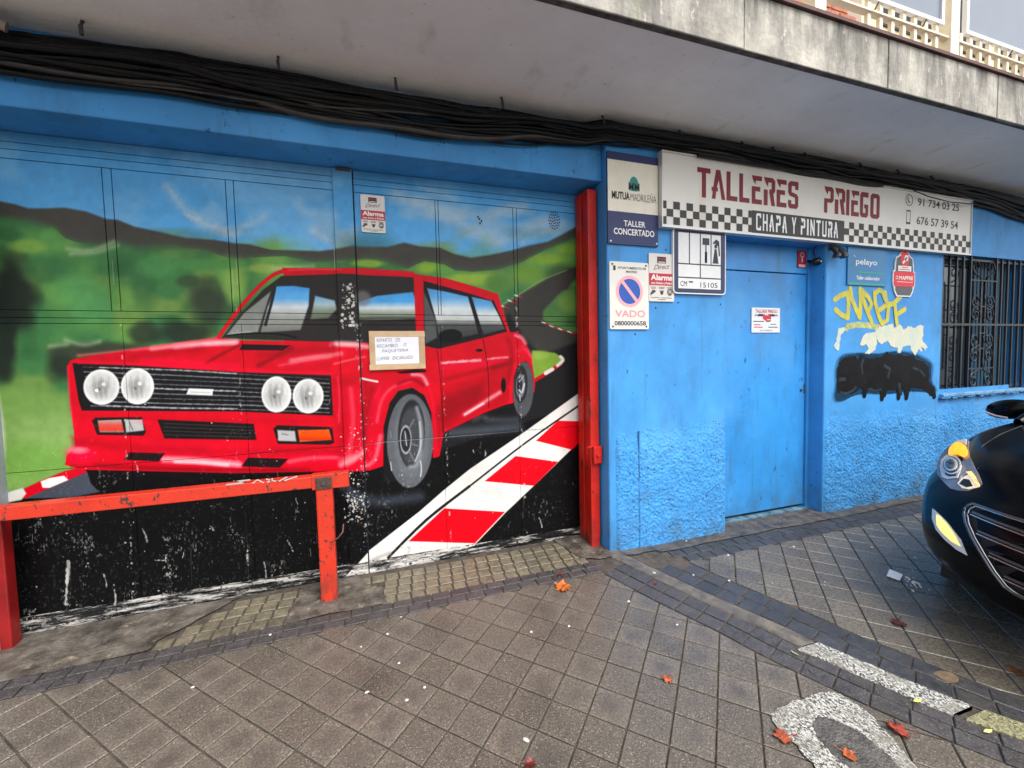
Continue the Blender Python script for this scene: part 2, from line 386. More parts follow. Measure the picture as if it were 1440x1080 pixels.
    p.ell(700, 572, 34, 12, (16, 16, 18), 6); p.stroke(A5([(60, 1010), (160, 1035), (330, 1015)]), 14, (52, 58, 68), 8, .9); p.stroke(A5([(0, 940), (40, 1000), (90, 1040)]), 14, (56, 62, 72), 6, .8)
    # ---- car: body side
    p.poly(A5([(310, 360), (400, 390), (600, 345), (700, 322), (745, 320), (778, 365), (800, 420), (818, 540), (815, 575), (800, 575), (720, 622), (690, 628), (600, 662), (432, 745), (415, 845), (388, 852), (370, 600)]), RED, .8)
    p.poly(A5([(425, 560), (610, 490), (720, 455), (715, 600), (690, 625), (600, 660), (432, 742)]), (190, 8, 26), 5, .8)
    p.stroke(A5([(440, 520), (600, 480), (700, 455)]), 5, (150, 4, 18), 4, .7)
    p.stroke(A5([(425, 452), (500, 446), (588, 440)]), 3.6, (255, 205, 205), 2.4, .95, rag=1.5); p.stroke(A5([(615, 436), (660, 430), (703, 428)]), 2.8, (255, 190, 190), 2, .9, rag=1)
    p.stroke(A5([(430, 470), (520, 462), (700, 440)]), 8, (240, 70, 84), 5, .6)
    p.stroke(A5([(520, 668), (600, 618), (668, 576)]), 5, PINK, 4.5, .95); p.stroke(A5([(522, 668), (560, 645), (600, 622)]), 2, (255, 235, 235), 1.6, .9)
    p.stroke(A5([(735, 335), (760, 345), (775, 368)]), 5, (255, 150, 160), 3.5, .9); p.stroke(A5([(735, 405), (770, 395), (795, 420)]), 4, (245, 80, 96), 3.5, .8)
    p.poly(A5([(724, 600), (728, 510), (748, 458), (780, 444), (800, 480), (810, 560), (800, 590), (760, 610)]), (24, 20, 22), 1)
    p.ell(480 + 768 / 3, 360 + 562 / 3, 14.5, 38.5, (82, 84, 88), .8, 1, .04); p.ell(480 + 757 / 3, 360 + 540 / 3, 9.5, 26, (40, 41, 44), .9, 1, .03)
    p.ell(480 + 756 / 3, 360 + 548 / 3, 6.4, 17, (120, 122, 128), .8, 1, .03); p.ell(480 + 752 / 3, 360 + 545 / 3, 4, 11, (46, 46, 50), .8, 1, .03)
    p.stroke(A5([(750, 565), (762, 575), (772, 540)]), 2.4, (205, 205, 210), .8, .9); p.stroke(A5([(748, 530), (760, 520), (770, 505)]), 1.5, (180, 180, 186), .8, .8)
    p.stroke(A5([(715, 615), (716, 520), (735, 455)]), 2.4, (250, 60, 70), 1.4, .7)
    p.ell(480 + 684 / 3, 360 + 545 / 3, 3.4, 10, BLK, 1)
    for l in ([(596, 345), (612, 430), (621, 520), (622, 640)], [(404, 395), (418, 520), (428, 742)]): p.stroke(A5(l), .9, (40, 4, 8), .5, .9)
    p.ell(480 + 582 / 3, 360 + 398 / 3, 4.8, 2.2, (20, 12, 14), .6)
    # roof and windows
    p.poly(A5([(-250, 50), (0, 56), (110, 64), (300, 74), (440, 94), (560, 128), (660, 160), (664, 190), (700, 290), (712, 322), (600, 350), (400, 398), (320, 385), (-240, 380), (-240, 90)]), RED, .8)
    p.poly(A5([(345, 104), (540, 158), (640, 190), (700, 318), (596, 346), (408, 392), (350, 378)]), (28, 26, 27), .8)
    gl = lambda a, b: [(a, (92, 150, 205)), (a + (b - a) * .22, (110, 178, 232)), (a + (b - a) * .42, (222, 230, 232)), (a + (b - a) * .62, (206, 210, 206)), (a + (b - a) * .72, (84, 86, 86)), (b, (58, 58, 60))]
    p.poly(A5([(362, 136), (440, 150), (534, 172), (560, 260), (578, 328), (470, 352), (412, 345), (398, 262)]), 0, 1.2, grad=gl(402, 478))
    p.poly(A5([(550, 172), (632, 190), (664, 250), (690, 308), (600, 332), (580, 270)]), 0, 1.2, grad=gl(416, 474))
    p.poly(A5([(346, 150), (362, 180), (398, 270), (404, 345), (352, 372)]), (96, 98, 98), 2, .9)
    p.ell(480 + 460 / 3, 360 + 337 / 3, 16.5, 9.4, (14, 14, 15), .8, 1, -.08)
    p.stroke(A5([(660, 165), (668, 195), (706, 318)]), 2.2, (235, 40, 50), .8); p.stroke(A5([(640, 186), (690, 300)]), 1.2, (20, 20, 20), .6)
    # windscreen
    p.poly(A4([(934, 347), (1010, 250), (1110, 142), (1188, 84), (1440, 76), (1744, 90), (1758, 150), (1764, 372), (1440, 364)]), (44, 40, 39), .8)
    p.poly(A4([(948, 342), (1030, 240), (1142, 150), (1120, 220), (1088, 322)]), (150, 154, 148), 1.6, .9)
    p.poly(A4([(1165, 128), (1240, 126), (1306, 136), (1302, 210), (1268, 312), (1098, 324), (1130, 215)]), 0, 1.5,
           grad=[(402, (88, 166, 236)), (420, (112, 184, 238)), (432, (216, 222, 224)), (445, (170, 172, 166)), (467, (120, 120, 114))])
    p.poly(A4([(1330, 168), (1412, 188), (1420, 225), (1385, 262), (1310, 268)]), 0, 1.6, grad=[(415, (110, 180, 235)), (428, (180, 200, 205)), (440, (120, 135, 110)), (450, (92, 96, 88))])
    p.stroke(A4([(1120, 290), (1150, 180), (1160, 130)]), 4, (36, 34, 34), 1.2)
    p.poly(A5([(72, 196), (150, 168), (302, 152), (318, 200), (318, 262), (240, 268), (75, 276)]), 0, 1.6, grad=[(410, (84, 166, 236)), (424, (96, 176, 238)), (433, (222, 230, 232)), (441, (150, 160, 140)), (453, (84, 92, 80))])
    p.blob(480 + 30, 360 + 60, 12, 12, (132, 130, 132), .7, 3); p.stroke(A5([(80, 265), (180, 262), (310, 262)]), 3, (60, 62, 58), 2, .7)
    p.stroke(A4([(952, 338), (1060, 326), (1180, 330), (1250, 345)]), 2.6, (18, 18, 18), .7); p.stroke(A4([(980, 325), (1060, 320)]), 1.4, (190, 190, 190), .7, .7)
    p.stroke(A5([(75, 275), (318, 275)]), 1, (20, 20, 20), .6, .8, False)
    p.stroke(A4([(916, 350), (1012, 220), (1105, 118), (1185, 66), (1300, 60), (1440, 60), (1560, 62), (1740, 74)]), 5.4, (228, 24, 42), .9)
    p.stroke(A4([(1220, 60), (1330, 56), (1440, 58)]), 2, (250, 110, 110), 1.2, .7)
    p.poly(A5([(305, 84), (346, 92), (346, 384), (318, 384)]), (220, 20, 36), .8)
    # bonnet
    p.poly(A4([(288, 446), (312, 434), (530, 398), (700, 372), (918, 344), (1020, 356), (1440, 364), (1740, 372), (1770, 400), (1780, 520), (1440, 520), (1000, 498), (540, 466), (330, 456)]), RED, .9)
    p.stroke(A4([(740, 384), (860, 370), (990, 366)]), 7, (255, 196, 198), 5, .85); p.stroke(A4([(560, 402), (700, 384), (800, 376)]), 4, (250, 90, 100), 4, .7)
    p.stroke(A4([(870, 452), (940, 412), (1010, 376)]), 4, DRED, 2.5, .9); p.stroke(A4([(1092, 462), (1170, 420), (1230, 388)]), 6, DRED, 3.5, .9)
    p.stroke(A4([(1180, 462), (1290, 440), (1430, 420)]), 6, (255, 120, 126), 6, .7); p.stroke(A4([(1400, 378), (1440, 376), (1500, 380)]), 8, (255, 186, 190), 5, .8)
    p.stroke(A4([(600, 440), (800, 450), (1000, 466)]), 5, (255, 92, 104), 5, .6)
    p.poly(A4([(1022, 372), (1226, 377), (1192, 399), (1010, 396)]), (22, 16, 17), .8)
    p.poly(A5([(-40, 375), (110, 380), (120, 440), (60, 500), (-40, 520)]), (228, 20, 40), 4); p.stroke(A5([(-30, 455), (30, 440), (100, 425)]), 3, (255, 130, 130), 2.5, .8)
    p.stroke(A4([(640, 392), (760, 378), (900, 366), (1000, 362)]), 6, (255, 206, 208), 4, .75); p.stroke(A4([(1230, 440), (1330, 424), (1440, 412)]), 7, (255, 160, 164), 5, .7); p.stroke(A4([(1420, 372), (1500, 376), (1560, 384)]), 7, (255, 214, 214), 4, .75)
    # nose
    p.poly(A4([(284, 462), (296, 446), (345, 448), (1440, 500), (1560, 480), (1640, 470), (1700, 860), (1560, 905), (1440, 908), (1000, 916), (360, 902), (275, 882), (280, 845), (318, 800), (300, 640)]), RED, .9)
    p.stroke(A4([(288, 470), (300, 640), (330, 780)]), 4, (245, 70, 84), 2, .7); p.stroke(A4([(350, 676), (800, 690), (1400, 700)]), 5, (200, 8, 28), 3, .5)
    p.stroke(A4([(620, 800), (900, 815), (1120, 830)]), 10, (240, 36, 58), 6, .7)
    p.ell(338 / 3, 360 + 836 / 3, 20, 12, (226, 40, 70), 5, .8); p.ell(334 / 3, 360 + 818 / 3, 13, 5, (255, 160, 172), 4, .75)
    p.stroke(A4([(690, 858), (820, 862), (1010, 880)]), 9, (255, 170, 178), 6, .95); p.stroke(A4([(740, 868), (850, 872), (960, 882)]), 4, (255, 225, 228), 3, .8)
    p.stroke(A4([(1220, 868), (1330, 850), (1500, 850)]), 8, (255, 120, 132), 6, .8); p.stroke(A4([(300, 885), (700, 900), (1200, 902)]), 3, (160, 6, 22), 2, .7)
    p.stroke(A4([(1030, 838), (1250, 812), (1440, 806)]), 1, (150, 8, 20), .7, .8)
    p.poly(A4([(306, 452), (345, 454), (540, 460), (1000, 490), (1396, 502), (1406, 674), (1000, 656), (345, 652), (332, 610)]), (20, 20, 22), .8)
    for k in range(9):
        f = k / 8.; c = 92 + 60 * ((k * 37) % 10) / 10.
        p.stroke(A4([(352 + 4 * k, 468 + 20.5 * k), (700, 482 + 20 * k), (1040, 500 + 18.5 * k), (1388, 520 + 17.6 * k)]), 1.3 + .5 * (k % 2), (c, c, c + 4), .8, .85, rag=.8)
        if k in (0, 4, 8): p.stroke(A4([(420, 470 + 20 * k), (720, 480 + 20 * k), (1000, 496 + 18.5 * k)]), 1.5, (196, 196, 198), .9, .8, rag=1)
    p.poly(A4([(796, 558), (900, 562), (896, 588), (786, 584)]), (236, 236, 234), 1); p.stroke(A4([(806, 574), (886, 577)]), 2, (176, 178, 180), 1, .7, False)
    for cx, cy, rx, ry in ((428, 553, 76, 75), (580, 550, 70, 76), (1166, 584, 63, 76), (1300, 591, 65, 73)):
        cx, cy, rx, ry = cx / 3, 360 + cy / 3, rx / 3, ry / 3
        p.ell(cx, cy, rx, ry, (240, 240, 236), 1.4); p.ell(cx, cy, rx * .8, ry * .8, (214, 215, 212), 4, .95); p.ell(cx - 1, cy + 2, rx * .45, ry * .5, (150, 150, 148), 5, .85); p.ell(cx - 3, cy + 3, 2.2, 2, (90, 90, 88), 1.5, .8); p.ell(cx + 3, cy - 4, 3, 2.4, (252, 252, 250), 1.8, .9)
        for j in range(7):
            u = -0.6 + .2 * j
            p.stroke([(cx + u * rx, cy - ry * .55), (cx + u * rx * 1.1 - 1, cy - ry * .05)], 1.2, (140, 141, 140) if j % 2 else (246, 246, 246), 1.1, .5, False)
            p.stroke([(cx + u * rx * .8 - 2, cy + ry * .1), (cx + u * rx * .7, cy + ry * .62)], 1.2, (160, 160, 158) if j % 2 else (246, 246, 244), 1.1, .45, False)
        p.ell(cx, cy, rx * .93, ry * .93, (250, 250, 248), .9, .9, 0, 2)
    p.ell(136, 549, 2.6, 2.4, (255, 255, 255), .8)
    p.poly(A4([(388, 694), (402, 682), (598, 680), (616, 742), (604, 758), (410, 754)]), (26, 20, 20), 1)
    p.poly(A4([(412, 694), (512, 690), (524, 744), (420, 744)]), 0, 1, grad=[(591, (176, 160, 156)), (597, (214, 92, 84)), (604, (224, 74, 60)), (608, (150, 120, 116))])
    p.poly(A4([(526, 690), (600, 690), (608, 736), (532, 744)]), (188, 188, 188), 1.4); p.stroke(A4([(545, 700), (560, 735)]), 2, (90, 90, 90), 1, .7, False)
    p.poly(A4([(1153, 730), (1168, 714), (1402, 722), (1410, 788), (1392, 796), (1172, 792)]), (26, 20, 20), 1)
    p.poly(A4([(1170, 734), (1244, 738), (1250, 782), (1175, 780)]), (192, 192, 192), 1.4); p.stroke(A4([(1190, 750), (1215, 755)]), 2, (110, 110, 110), 1, .7, False)
    p.poly(A4([(1256, 734), (1388, 732), (1400, 776), (1264, 784)]), 0, 1, grad=[(604, (224, 96, 60)), (612, (240, 84, 36)), (618, (214, 58, 24)), (622, (226, 130, 110))])
    p.poly(A4([(664, 690), (1070, 708), (1082, 776), (694, 770)]), (22, 18, 19), 1)
    for k in range(4): p.stroke(A4([(690, 706 + 16 * k), (1060, 722 + 14 * k)]), .9, (70, 66, 66), .7, .8, False)
    p.poly(A4([(545, 828), (696, 832), (670, 866), (522, 860)]), (24, 16, 18), .9); p.poly(A4([(1046, 850), (1216, 856), (1180, 893), (1018, 888)]), (24, 16, 18), .9)
    p.stroke(A4([(330, 420), (540, 398), (760, 372), (915, 348)]), 3, (255, 120, 126), 3, .7); p.stroke(A4([(330, 448), (700, 462), (1100, 486), (1400, 498)]), 4, (255, 70, 84), 3, .6)
    p.poly(A4([(300, 760), (520, 790), (1000, 812), (1440, 806), (1440, 840), (1000, 842), (500, 822), (310, 800)]), (176, 4, 24), 6, .55)
    p.poly(A4([(1405, 520), (1440, 505), (1500, 520), (1520, 700), (1500, 850), (1440, 900), (1410, 680)]), (170, 4, 22), 7, .55); p.stroke(A4([(1425, 510), (1432, 600), (1430, 700)]), 4, (255, 120, 128), 4, .6)
    p.stroke(A4([(400, 880), (700, 895), (1000, 905), (1300, 903)]), 5, (140, 2, 16), 4, .7); p.stroke(A4([(560, 700), (640, 705)]), 3, (255, 120, 126), 3, .4)
    p.stroke(A4([(1100, 420), (1250, 400), (1400, 392)]), 9, (150, 4, 20), 7, .5); p.stroke(A4([(560, 425), (720, 405), (850, 395)]), 8, (150, 4, 20), 7, .45)
    # front wing, wheel
    p.poly(A5([(84, 500), (150, 520), (225, 490), (340, 484), (372, 520), (398, 640), (414, 800), (408, 846), (386, 852), (380, 660), (352, 590), (300, 556), (240, 568), (205, 620), (180, 720), (168, 840), (140, 890), (100, 905), (60, 900), (70, 700)]), RED, .9)
    p.poly(A5([(176, 960), (178, 720), (204, 620), (240, 570), (300, 556), (350, 588), (380, 660), (386, 850), (360, 930)]), (20, 19, 21), .9)
    p.stroke(A5([(150, 700), (170, 610), (215, 555), (290, 528)]), 6, (255, 110, 120), 5, .8); p.stroke(A5([(100, 780), (120, 650), (160, 560)]), 6, (250, 96, 106), 6, .7)
    p.stroke(A5([(300, 500), (340, 505), (362, 540)]), 5, (255, 190, 196), 4, .85); p.stroke(A5([(372, 560), (392, 660), (402, 820)]), 3, (250, 76, 88), 2, .7); p.stroke(A5([(90, 890), (140, 860), (165, 760)]), 7, (255, 150, 160), 5, .7)
    p.stroke(A5([(40, 560), (50, 700), (30, 860)]), 10, (255, 110, 120), 8, .7); p.stroke(A5([(0, 880), (60, 850), (100, 820)]), 9, (255, 170, 176), 6, .8); p.stroke(A5([(105, 530), (95, 700), (110, 850)]), 5, (172, 6, 22), 4, .7)
    p.poly(A5([(232, 490), (300, 480), (360, 482), (355, 490), (250, 496)]), (14, 10, 12), 1); p.stroke(A5([(85, 516), (120, 524), (152, 530)]), 3.2, (222, 218, 214), 1)
    p.ell(480 + 290 / 3, 360 + 780 / 3, 32.5, 66, (92, 96, 101), .9, 1, .02); p.ell(480 + 297 / 3, 360 + 770 / 3, 25, 56, (112, 116, 121), 3, .6, .02)
    p.ell(480 + 296 / 3, 360 + 750 / 3, 19, 48, (38, 40, 43), 1.2, 1, .02); p.ell(480 + 292 / 3, 360 + 760 / 3, 15, 40, (66, 69, 73), 2, 1, .02)
    p.stroke(A5([(318, 640), (338, 720), (336, 820), (316, 880), (290, 890)]), 5, (150, 154, 160), 3, .9); p.stroke(A5([(330, 700), (334, 800), (312, 866)]), 2, (210, 214, 218), 1.2, .8)
    p.ell(480 + 272 / 3, 360 + 775 / 3, 8.5, 22, (34, 36, 39), 1); p.ell(480 + 272 / 3, 360 + 775 / 3, 7.5, 19, (168, 172, 178), .6, .9, 0, 1.5); p.ell(480 + 270 / 3, 360 + 772 / 3, 3.2, 9, (60, 62, 66), 1); p.stroke(A5([(268, 740), (276, 800)]), 1.3, (196, 198, 202), .7, .9, False)
    for l in ([(290, 790), (320, 800)], [(285, 820), (310, 870)], [(285, 730), (306, 690)]): p.stroke(A5(l), 2.2, (120, 124, 130), 1.2, .8, False)
    p.stroke(A5([(208, 870), (212, 905)]), 1.5, (190, 194, 198), .8, .9, False); p.stroke(A5([(334, 865), (338, 900), (334, 930)]), 1.8, (205, 208, 210), .8, .9)
    p.poly(A5([(395, 660), (425, 600), (520, 560), (600, 530), (600, 600), (520, 650), (430, 720), (410, 800)]), (120, 2, 14), 8, .5)
    p.stroke(A5([(640, 470), (690, 455), (715, 440)]), 6, (120, 2, 14), 5, .6); p.stroke(A5([(705, 350), (720, 420), (705, 520)]), 5, (140, 4, 18), 4, .5); p.stroke(A5([(760, 380), (790, 400), (806, 450)]), 3, (255, 110, 118), 3, .6)
    p.stroke(A5([(240, 540), (300, 520), (345, 545)]), 4, (130, 2, 16), 3, .7); p.stroke(A5([(130, 560), (110, 660), (95, 760)]), 8, (130, 2, 16), 7, .5)
    # kerb
    p.poly([(819, 549), (735, 609), (660, 660), (623, 690), (590, 719), (519, 774), (486, 810), (520, 806), (560, 800), (667, 767), (710, 722), (751, 683), (785, 650), (819, 617)], WHT, .9)
    for q in ([(784.6, 591.7), (819, 592.6), (819, 618), (804.4, 632.4), (753.9, 619.7)], [(725, 641.4), (784.6, 649.5), (751.2, 683), (681.7, 676.6)], [(624.8, 714.9), (709.7, 720), (668, 764), (575, 761)]):
        p.poly(q, (236, 6, 26), .7)
    p.stroke([(819, 567), (740, 622), (660, 684), (600, 730), (548, 782)], 2.4, (26, 24, 24), .7); p.stroke([(660, 684), (600, 731), (546, 784)], 3.6, (26, 24, 24), .8)
    p.stroke([(500, 800), (530, 785), (548, 778)], 5, (150, 146, 142), 3, .6); p.stroke([(560, 790), (575, 776)], 3, (196, 194, 196), 2, .6, False)
    # ---- wear: chipped paint and scratches on the sheet
    p.specks(150, 25, 700, 455, 868, (206, 204, 200), .35, 1.4, .85, .08); p.specks(70, 480, 560, 820, 770, (210, 208, 204), .3, 1.2, .85, .1); p.specks(50, 90, 560, 520, 690, (240, 225, 222), .3, 1.1, .8, .06)
    p.specks(60, 490, 600, 516, 720, (228, 224, 218), .5, 1.8, .9); p.specks(70, 483, 690, 512, 735, (206, 202, 196), .5, 2, .9); p.specks(90, 480, 400, 500, 462, (226, 222, 214), .5, 2.4, .9); p.specks(40, 504, 540, 516, 780, (196, 170, 150), .4, 1.4, .9)
    for l, wd in (([(94, 800), (92, 850)], 6), ([(96, 790), (94, 820)], 8), ([(161, 830), (162, 850)], 4), ([(201, 745), (207, 762)], 4), ([(146, 808), (150, 826)], 2), ([(371, 790), (374, 812)], 2), ([(404, 760), (412, 776)], 2), ([(446, 715), (449, 738)], 3),
                  ([(230, 835), (231, 842)], 3), ([(218, 788), (232, 788)], 2.4), ([(190, 650), (194, 664)], 3), ([(296, 740), (300, 746)], 2), ([(758, 728), (762, 742)], 1.4), ([(682, 634), (682, 642)], 1.6)):
        p.stroke([l[0], ((l[0][0] + l[1][0]) / 2 + 1, (l[0][1] + l[1][1]) / 2), l[1]], wd * .6, (208, 206, 202), .9, .8, rag=1.6)
    for l in ([(268, 765), (269, 800), (270, 822)], [(277, 750), (270, 768), (268, 790)], [(345, 720), (348, 770), (350, 830)], [(100, 800), (98, 850)]): p.stroke(l, .9, (60, 60, 60), .6, .7)
    p.stroke([(513, 623), (600, 617), (730, 606)], .8, (170, 168, 164), .5, .75); p.stroke([(480, 630), (560, 620)], .7, (140, 138, 136), .5, .6, False)
    for cx in (158, 332): p.stroke([(cx, 366), (cx + 2, 400)], .7, (212, 214, 200), .5, .6, False)
    p.stroke([(327, 380), (328, 422)], .9, (196, 206, 180), .6, .6, False); p.stroke([(470, 350), (471, 378)], .9, (226, 228, 220), .6, .7, False)
    low = np.clip((Y - (640 + (880 - 640) * .0)) / 230, 0, 1); dense = np.clip((fbm(X / 26., Y / 40., 91, 4) - .54) / .2, 0, 1)
    c1 = fbm(X / 2.6, Y / 3.6, 92, 3); c2 = fbm(X / 1.7, Y / 6.0, 93, 3)
    for cn, thr, wt, col in ((c1, .70, .35 + .65 * low, (205, 202, 196)), (c2, .735, low, (196, 194, 190)), (fbm(X / 5., Y / 5., 94, 4), .72, low, (92, 90, 88))):
        m = np.clip((cn - (thr - .07 * dense * wt)) / .03, 0, 1) * np.clip((Y - 560) / 60, 0, 1) * (.25 + .75 * dense) * wt
        p.img += ((np.array(col) - p.img) * (m * .85)[..., None]).astype(np.float32)
    for xs in (505, 172, 335, 622, 729):        # paint worn off along the leaf edges
        m = np.clip((c1 - .60) / .05, 0, 1) * np.clip(1 - np.abs(X - xs - (Y - 500) * .045) / (7 if xs == 505 else 2.5), 0, 1) * np.clip((Y - 380) / 60, 0, 1) * np.clip((fbm(X / 60., Y / 30., 97, 3) - .42) / .1, 0, 1)
        p.img += ((np.array((214, 206, 196)) - p.img) * (m * .9)[..., None]).astype(np.float32)
    # grime, slight unevenness of the spray coat
    n = fbm(X / 9., Y / 9., 71, 3)[..., None]; n2 = fbm(X / 80., Y / 80., 72, 3)[..., None]
    p.img *= (.965 + .10 * (n - .5) + .16 * (n2 - .5)).astype(np.float32)
    return np.clip(p.img, 0, 255)

# ================================================================== materials of the place
BLUE = (.050, .285, .65)
def blue_mat(name, bump, bscale, bdist, rough=.55, dirt=True, col=BLUE):
    m = mat(name, col, rough, var=.16, vscale=2.2, bump=bump, bscale=bscale, bdist=bdist, spec=.4)
    if dirt:
        mixcol(m, noise_mask(m, 26, .66, .72, (1, 1, .5), detail=3), (.02, .09, .22))
        mixcol(m, noise_mask(m, 5, .52, .8, (1, 1, .35), detail=8), (.04, .18, .40)); mixcol(m, noise_mask(m, 1.3, .54, .74, (1, 1, .8), detail=9), (.085, .33, .66)); mixcol(m, noise_mask(m, 9, .60, .70, (1.6, 1, .12), detail=6), (.045, .20, .42)); mixcol(m, noise_mask(m, 6, .40, .75, (1, 1, .7), detail=9, zfade=(.42, .10)), (.05, .085, .10))
    return m
M_WALL = blue_mat('blue wall paint', .25, 90, .004)
M_ROUGH = blue_mat('blue roughcast paint', .5, 85, .010, .7)
mixcol(M_ROUGH, noise_mask(M_ROUGH, 3.2, .55, .75, (1, 1, 1), zfade=(1.0, .1)), (.06, .13, .18))
mixcol(M_ROUGH, noise_mask(M_ROUGH, 60, .60, .68, detail=3), (.012, .06, .16))
M_DOOR = blue_mat('blue door enamel', .12, 40, .003, .38, col=(.040, .275, .66))
M_SOFFIT = mat('soffit plaster', (.88, .87, .86), .8, var=.08, vscale=1.3, bump=.45, bscale=42, bdist=.010)
mixcol(M_SOFFIT, noise_mask(M_SOFFIT, 5, .60, .72, (1, .5, 1), detail=9), (.72, .69, .65)); mixcol(M_SOFFIT, noise_mask(M_SOFFIT, 28, .70, .73, detail=3), (.60, .58, .55))
mixcol(M_SOFFIT, noise_mask(M_SOFFIT, 1.1, .5, .8, (.6, 1.4, 1)), (.76, .73, .70))
M_CONC = mat('weathered concrete', (.40, .375, .325), .85, var=.3, vscale=6, bump=.5, bscale=45, bdist=.008, objrand=.07)
mixcol(M_CONC, noise_mask(M_CONC, 3.2, .47, .70, (1.6, 1, .42), detail=11, rough=.72), (.10, .094, .084))
mixcol(M_CONC, noise_mask(M_CONC, 3.1, .60, .72, (1.8, 1, .3)), (.16, .19, .08))
mixcol(M_CONC, noise_mask(M_CONC, 34, .62, .70, (1, 1, .5)), (.50, .47, .40))
mixcol(M_CONC, noise_mask(M_CONC, 5, .42, .62, (1.5, 1, .22), detail=10, rough=.7, zfade=(3.03, 3.25)), (.06, .056, .05))
M_TRED = mat('dark red coping', (.09, .03, .025), .6, var=.4, vscale=20)
M_CREAM = mat('cream enamel', (.74, .66, .50), .5, var=.1, vscale=8, bump=.1, bscale=60)
M_CREAMW = mat('cream render', (.70, .60, .36), .8, var=.12, vscale=5, bump=.4, bscale=60)
M_BRICK = mat('terracotta brick', (.46, .15, .08), .8, var=.3, vscale=14, bump=.5, bscale=80, objrand=.18)
M_PANEL = mat('grey sheet panel', (.17, .195, .235), .3, var=.06, vscale=3)
M_STEELW = mat('white aluminium', (.72, .74, .76), .4)
M_CABLE = mat('black cable sheath', (.0032, .0034, .0045), .45, var=.4, vscale=8, bump=.2, bscale=120, spec=.25)
M_CABLE2 = mat('grey cable sheath', (.035, .03, .026), .5, var=.4, vscale=8)
M_CLIP = mat('grey clip', (.05, .05, .055), .5)
M_DARK = mat('dark recess', (.012, .013, .016), .8)

# ================================================================== the building
wy, hy, gy = 2.50, 2.555, 2.81                 # wall face, beam face, gate face
bld = empty('workshop_building', (0, wy, 0), label='blue painted workshop ground floor with wide concrete balcony slab above', cat='building')
mb = MB(); mb.box(1.522, 2.52, wy, 3.2, -.1, 2.978, .012); mb.build('pillar', M_WALL, bld)
mb = MB(); mb.box(3.55, 5.07, wy, 3.2, -.1, 2.978, .012); mb.box(5.069, 6.50, wy + .0015, 3.2, -.1, 1.0); mb.box(6.499, 9.5, wy, 3.2, -.1, 2.978)
mb.box(5.069, 6.50, wy + .0015, 3.2, 2.355, 2.977); mb.box(2.519, 3.551, wy + .0015, 3.2, 2.335, 2.977); mb.build('wall', M_WALL, bld)
mb = MB(); mb.box(-4.5, 1.523, hy, 3.2, 2.632, 2.977, .008); mb.build('header_beam', M_WALL, bld)
mb = MB(); mb.box(-4.5, -1.735, hy + .03, 3.2, -.1, 2.631); mb.build('wall', mat('grey wall end', (.32, .36, .40), .7, var=.2, vscale=6), bld)
mb = MB(); mb.box(-4.5, 9.5, 3.21, 3.3, -.1, 2.97); mb.build('back_wall', M_DARK, bld)

def roughcast(x0, x1, y, ztop, seed):          # hand-thrown render as real relief
    st = .0052; nx = int((x1 - x0) / st); rng = np.random.RandomState(seed)
    gx = np.linspace(x0, x1, nx); zb = ground((x0 + x1) / 2, y) - .05; nz = int((ztop + .12 - zb) / st); gz = np.linspace(zb, ztop + .12, nz)
    X, Z = np.meshgrid(gx, gz)
    d = fbm(X * 78, Z * 88 + X * 22, seed, 4); d2 = fbm(X * 14, Z * 14, seed + 5, 2); edge = ztop + .12 * (fbm(X * 7, Z * 5 + 3, seed + 9, 4) - .5)
    f = np.clip((edge + .05 - Z) / .24, 0, 1)**1.4 * np.clip((X - x0) / .03, 0, 1) * np.clip((x1 - X) / .02, .25, 1)
    rel = np.clip(d - .30, 0, 1) * .0145 + .009 * d2
    Y = y + .004 - f * (.007 + rel)
    V = np.stack([X, Y, Z], -1).reshape(-1, 3); V[:, 2] -= 0
    F = [(j * nx + i, j * nx + i + 1, (j + 1) * nx + i + 1, (j + 1) * nx + i) for j in range(nz - 1) for i in range(nx - 1)]
    mb = MB(); mb.add(V.tolist(), F, True); return mb
roughcast(1.562, 2.521, wy, 1.0, 3).build('roughcast_render', M_ROUGH, bld)
roughcast(3.553, 6.2, wy, .975, 8).build('roughcast_render', M_ROUGH, bld)
mb = MB(); mb.box(1.749, 1.757, wy - .0145, wy, .12, .95); mb.build('render_joint', mat('dark joint', (.04, .18, .40), .8, var=.6, vscale=9), bld)
mb = MB(); mb.box(1.805, 1.84, wy - .012, wy, .98, 2.2); mb  # smooth paint seam on the pillar is left out
# old screw holes and chips
mb = MB()
for px, py in ((936.5, 351.5), (953.5, 425.5), (922, 433), (1013, 428), (1322, 361), (930, 424), (893, 470)):
    p = at(px, py, wy); mb.disc(p.x, p.z, .006, .007, wy - .0015, 10)
tag(mb.build('screw_holes', M_DARK, bld), kind='stuff')

# door in its recess
door = MB(); door.box(2.545, 3.515, 2.64, 2.70, .165, 2.118, .004); doo = door.build('door', M_DOOR, bld)
tag(doo, 'flush blue metal door deep in its recess')
mb = MB(); mb.box(2.53, 2.541, 2.645, 2.72, .14, 2.127); mb.box(3.519, 3.551, 2.625, 2.72, .14, 2.40); mb.box(2.52, 3.519, 2.636, 2.72, 2.125, 2.40, .003); mb.build('door_frame', M_DOOR, bld)
mb = MB(); mb.box(2.515, 3.551, 2.60, 3.0, .0, .142); mb.build('threshold', mat('bluish threshold', (.10, .20, .27), .5, var=.6, vscale=10, bump=.4), bld)
mb = MB(); mb.box(3.50, 3.515, 2.6395, 2.645, 1.12, 1.2); mb.tube([(3.47, 2.637, 1.15), (3.47, 2.63, 1.15)], .012, 10); mb.build('lock', M_CLIP, doo)

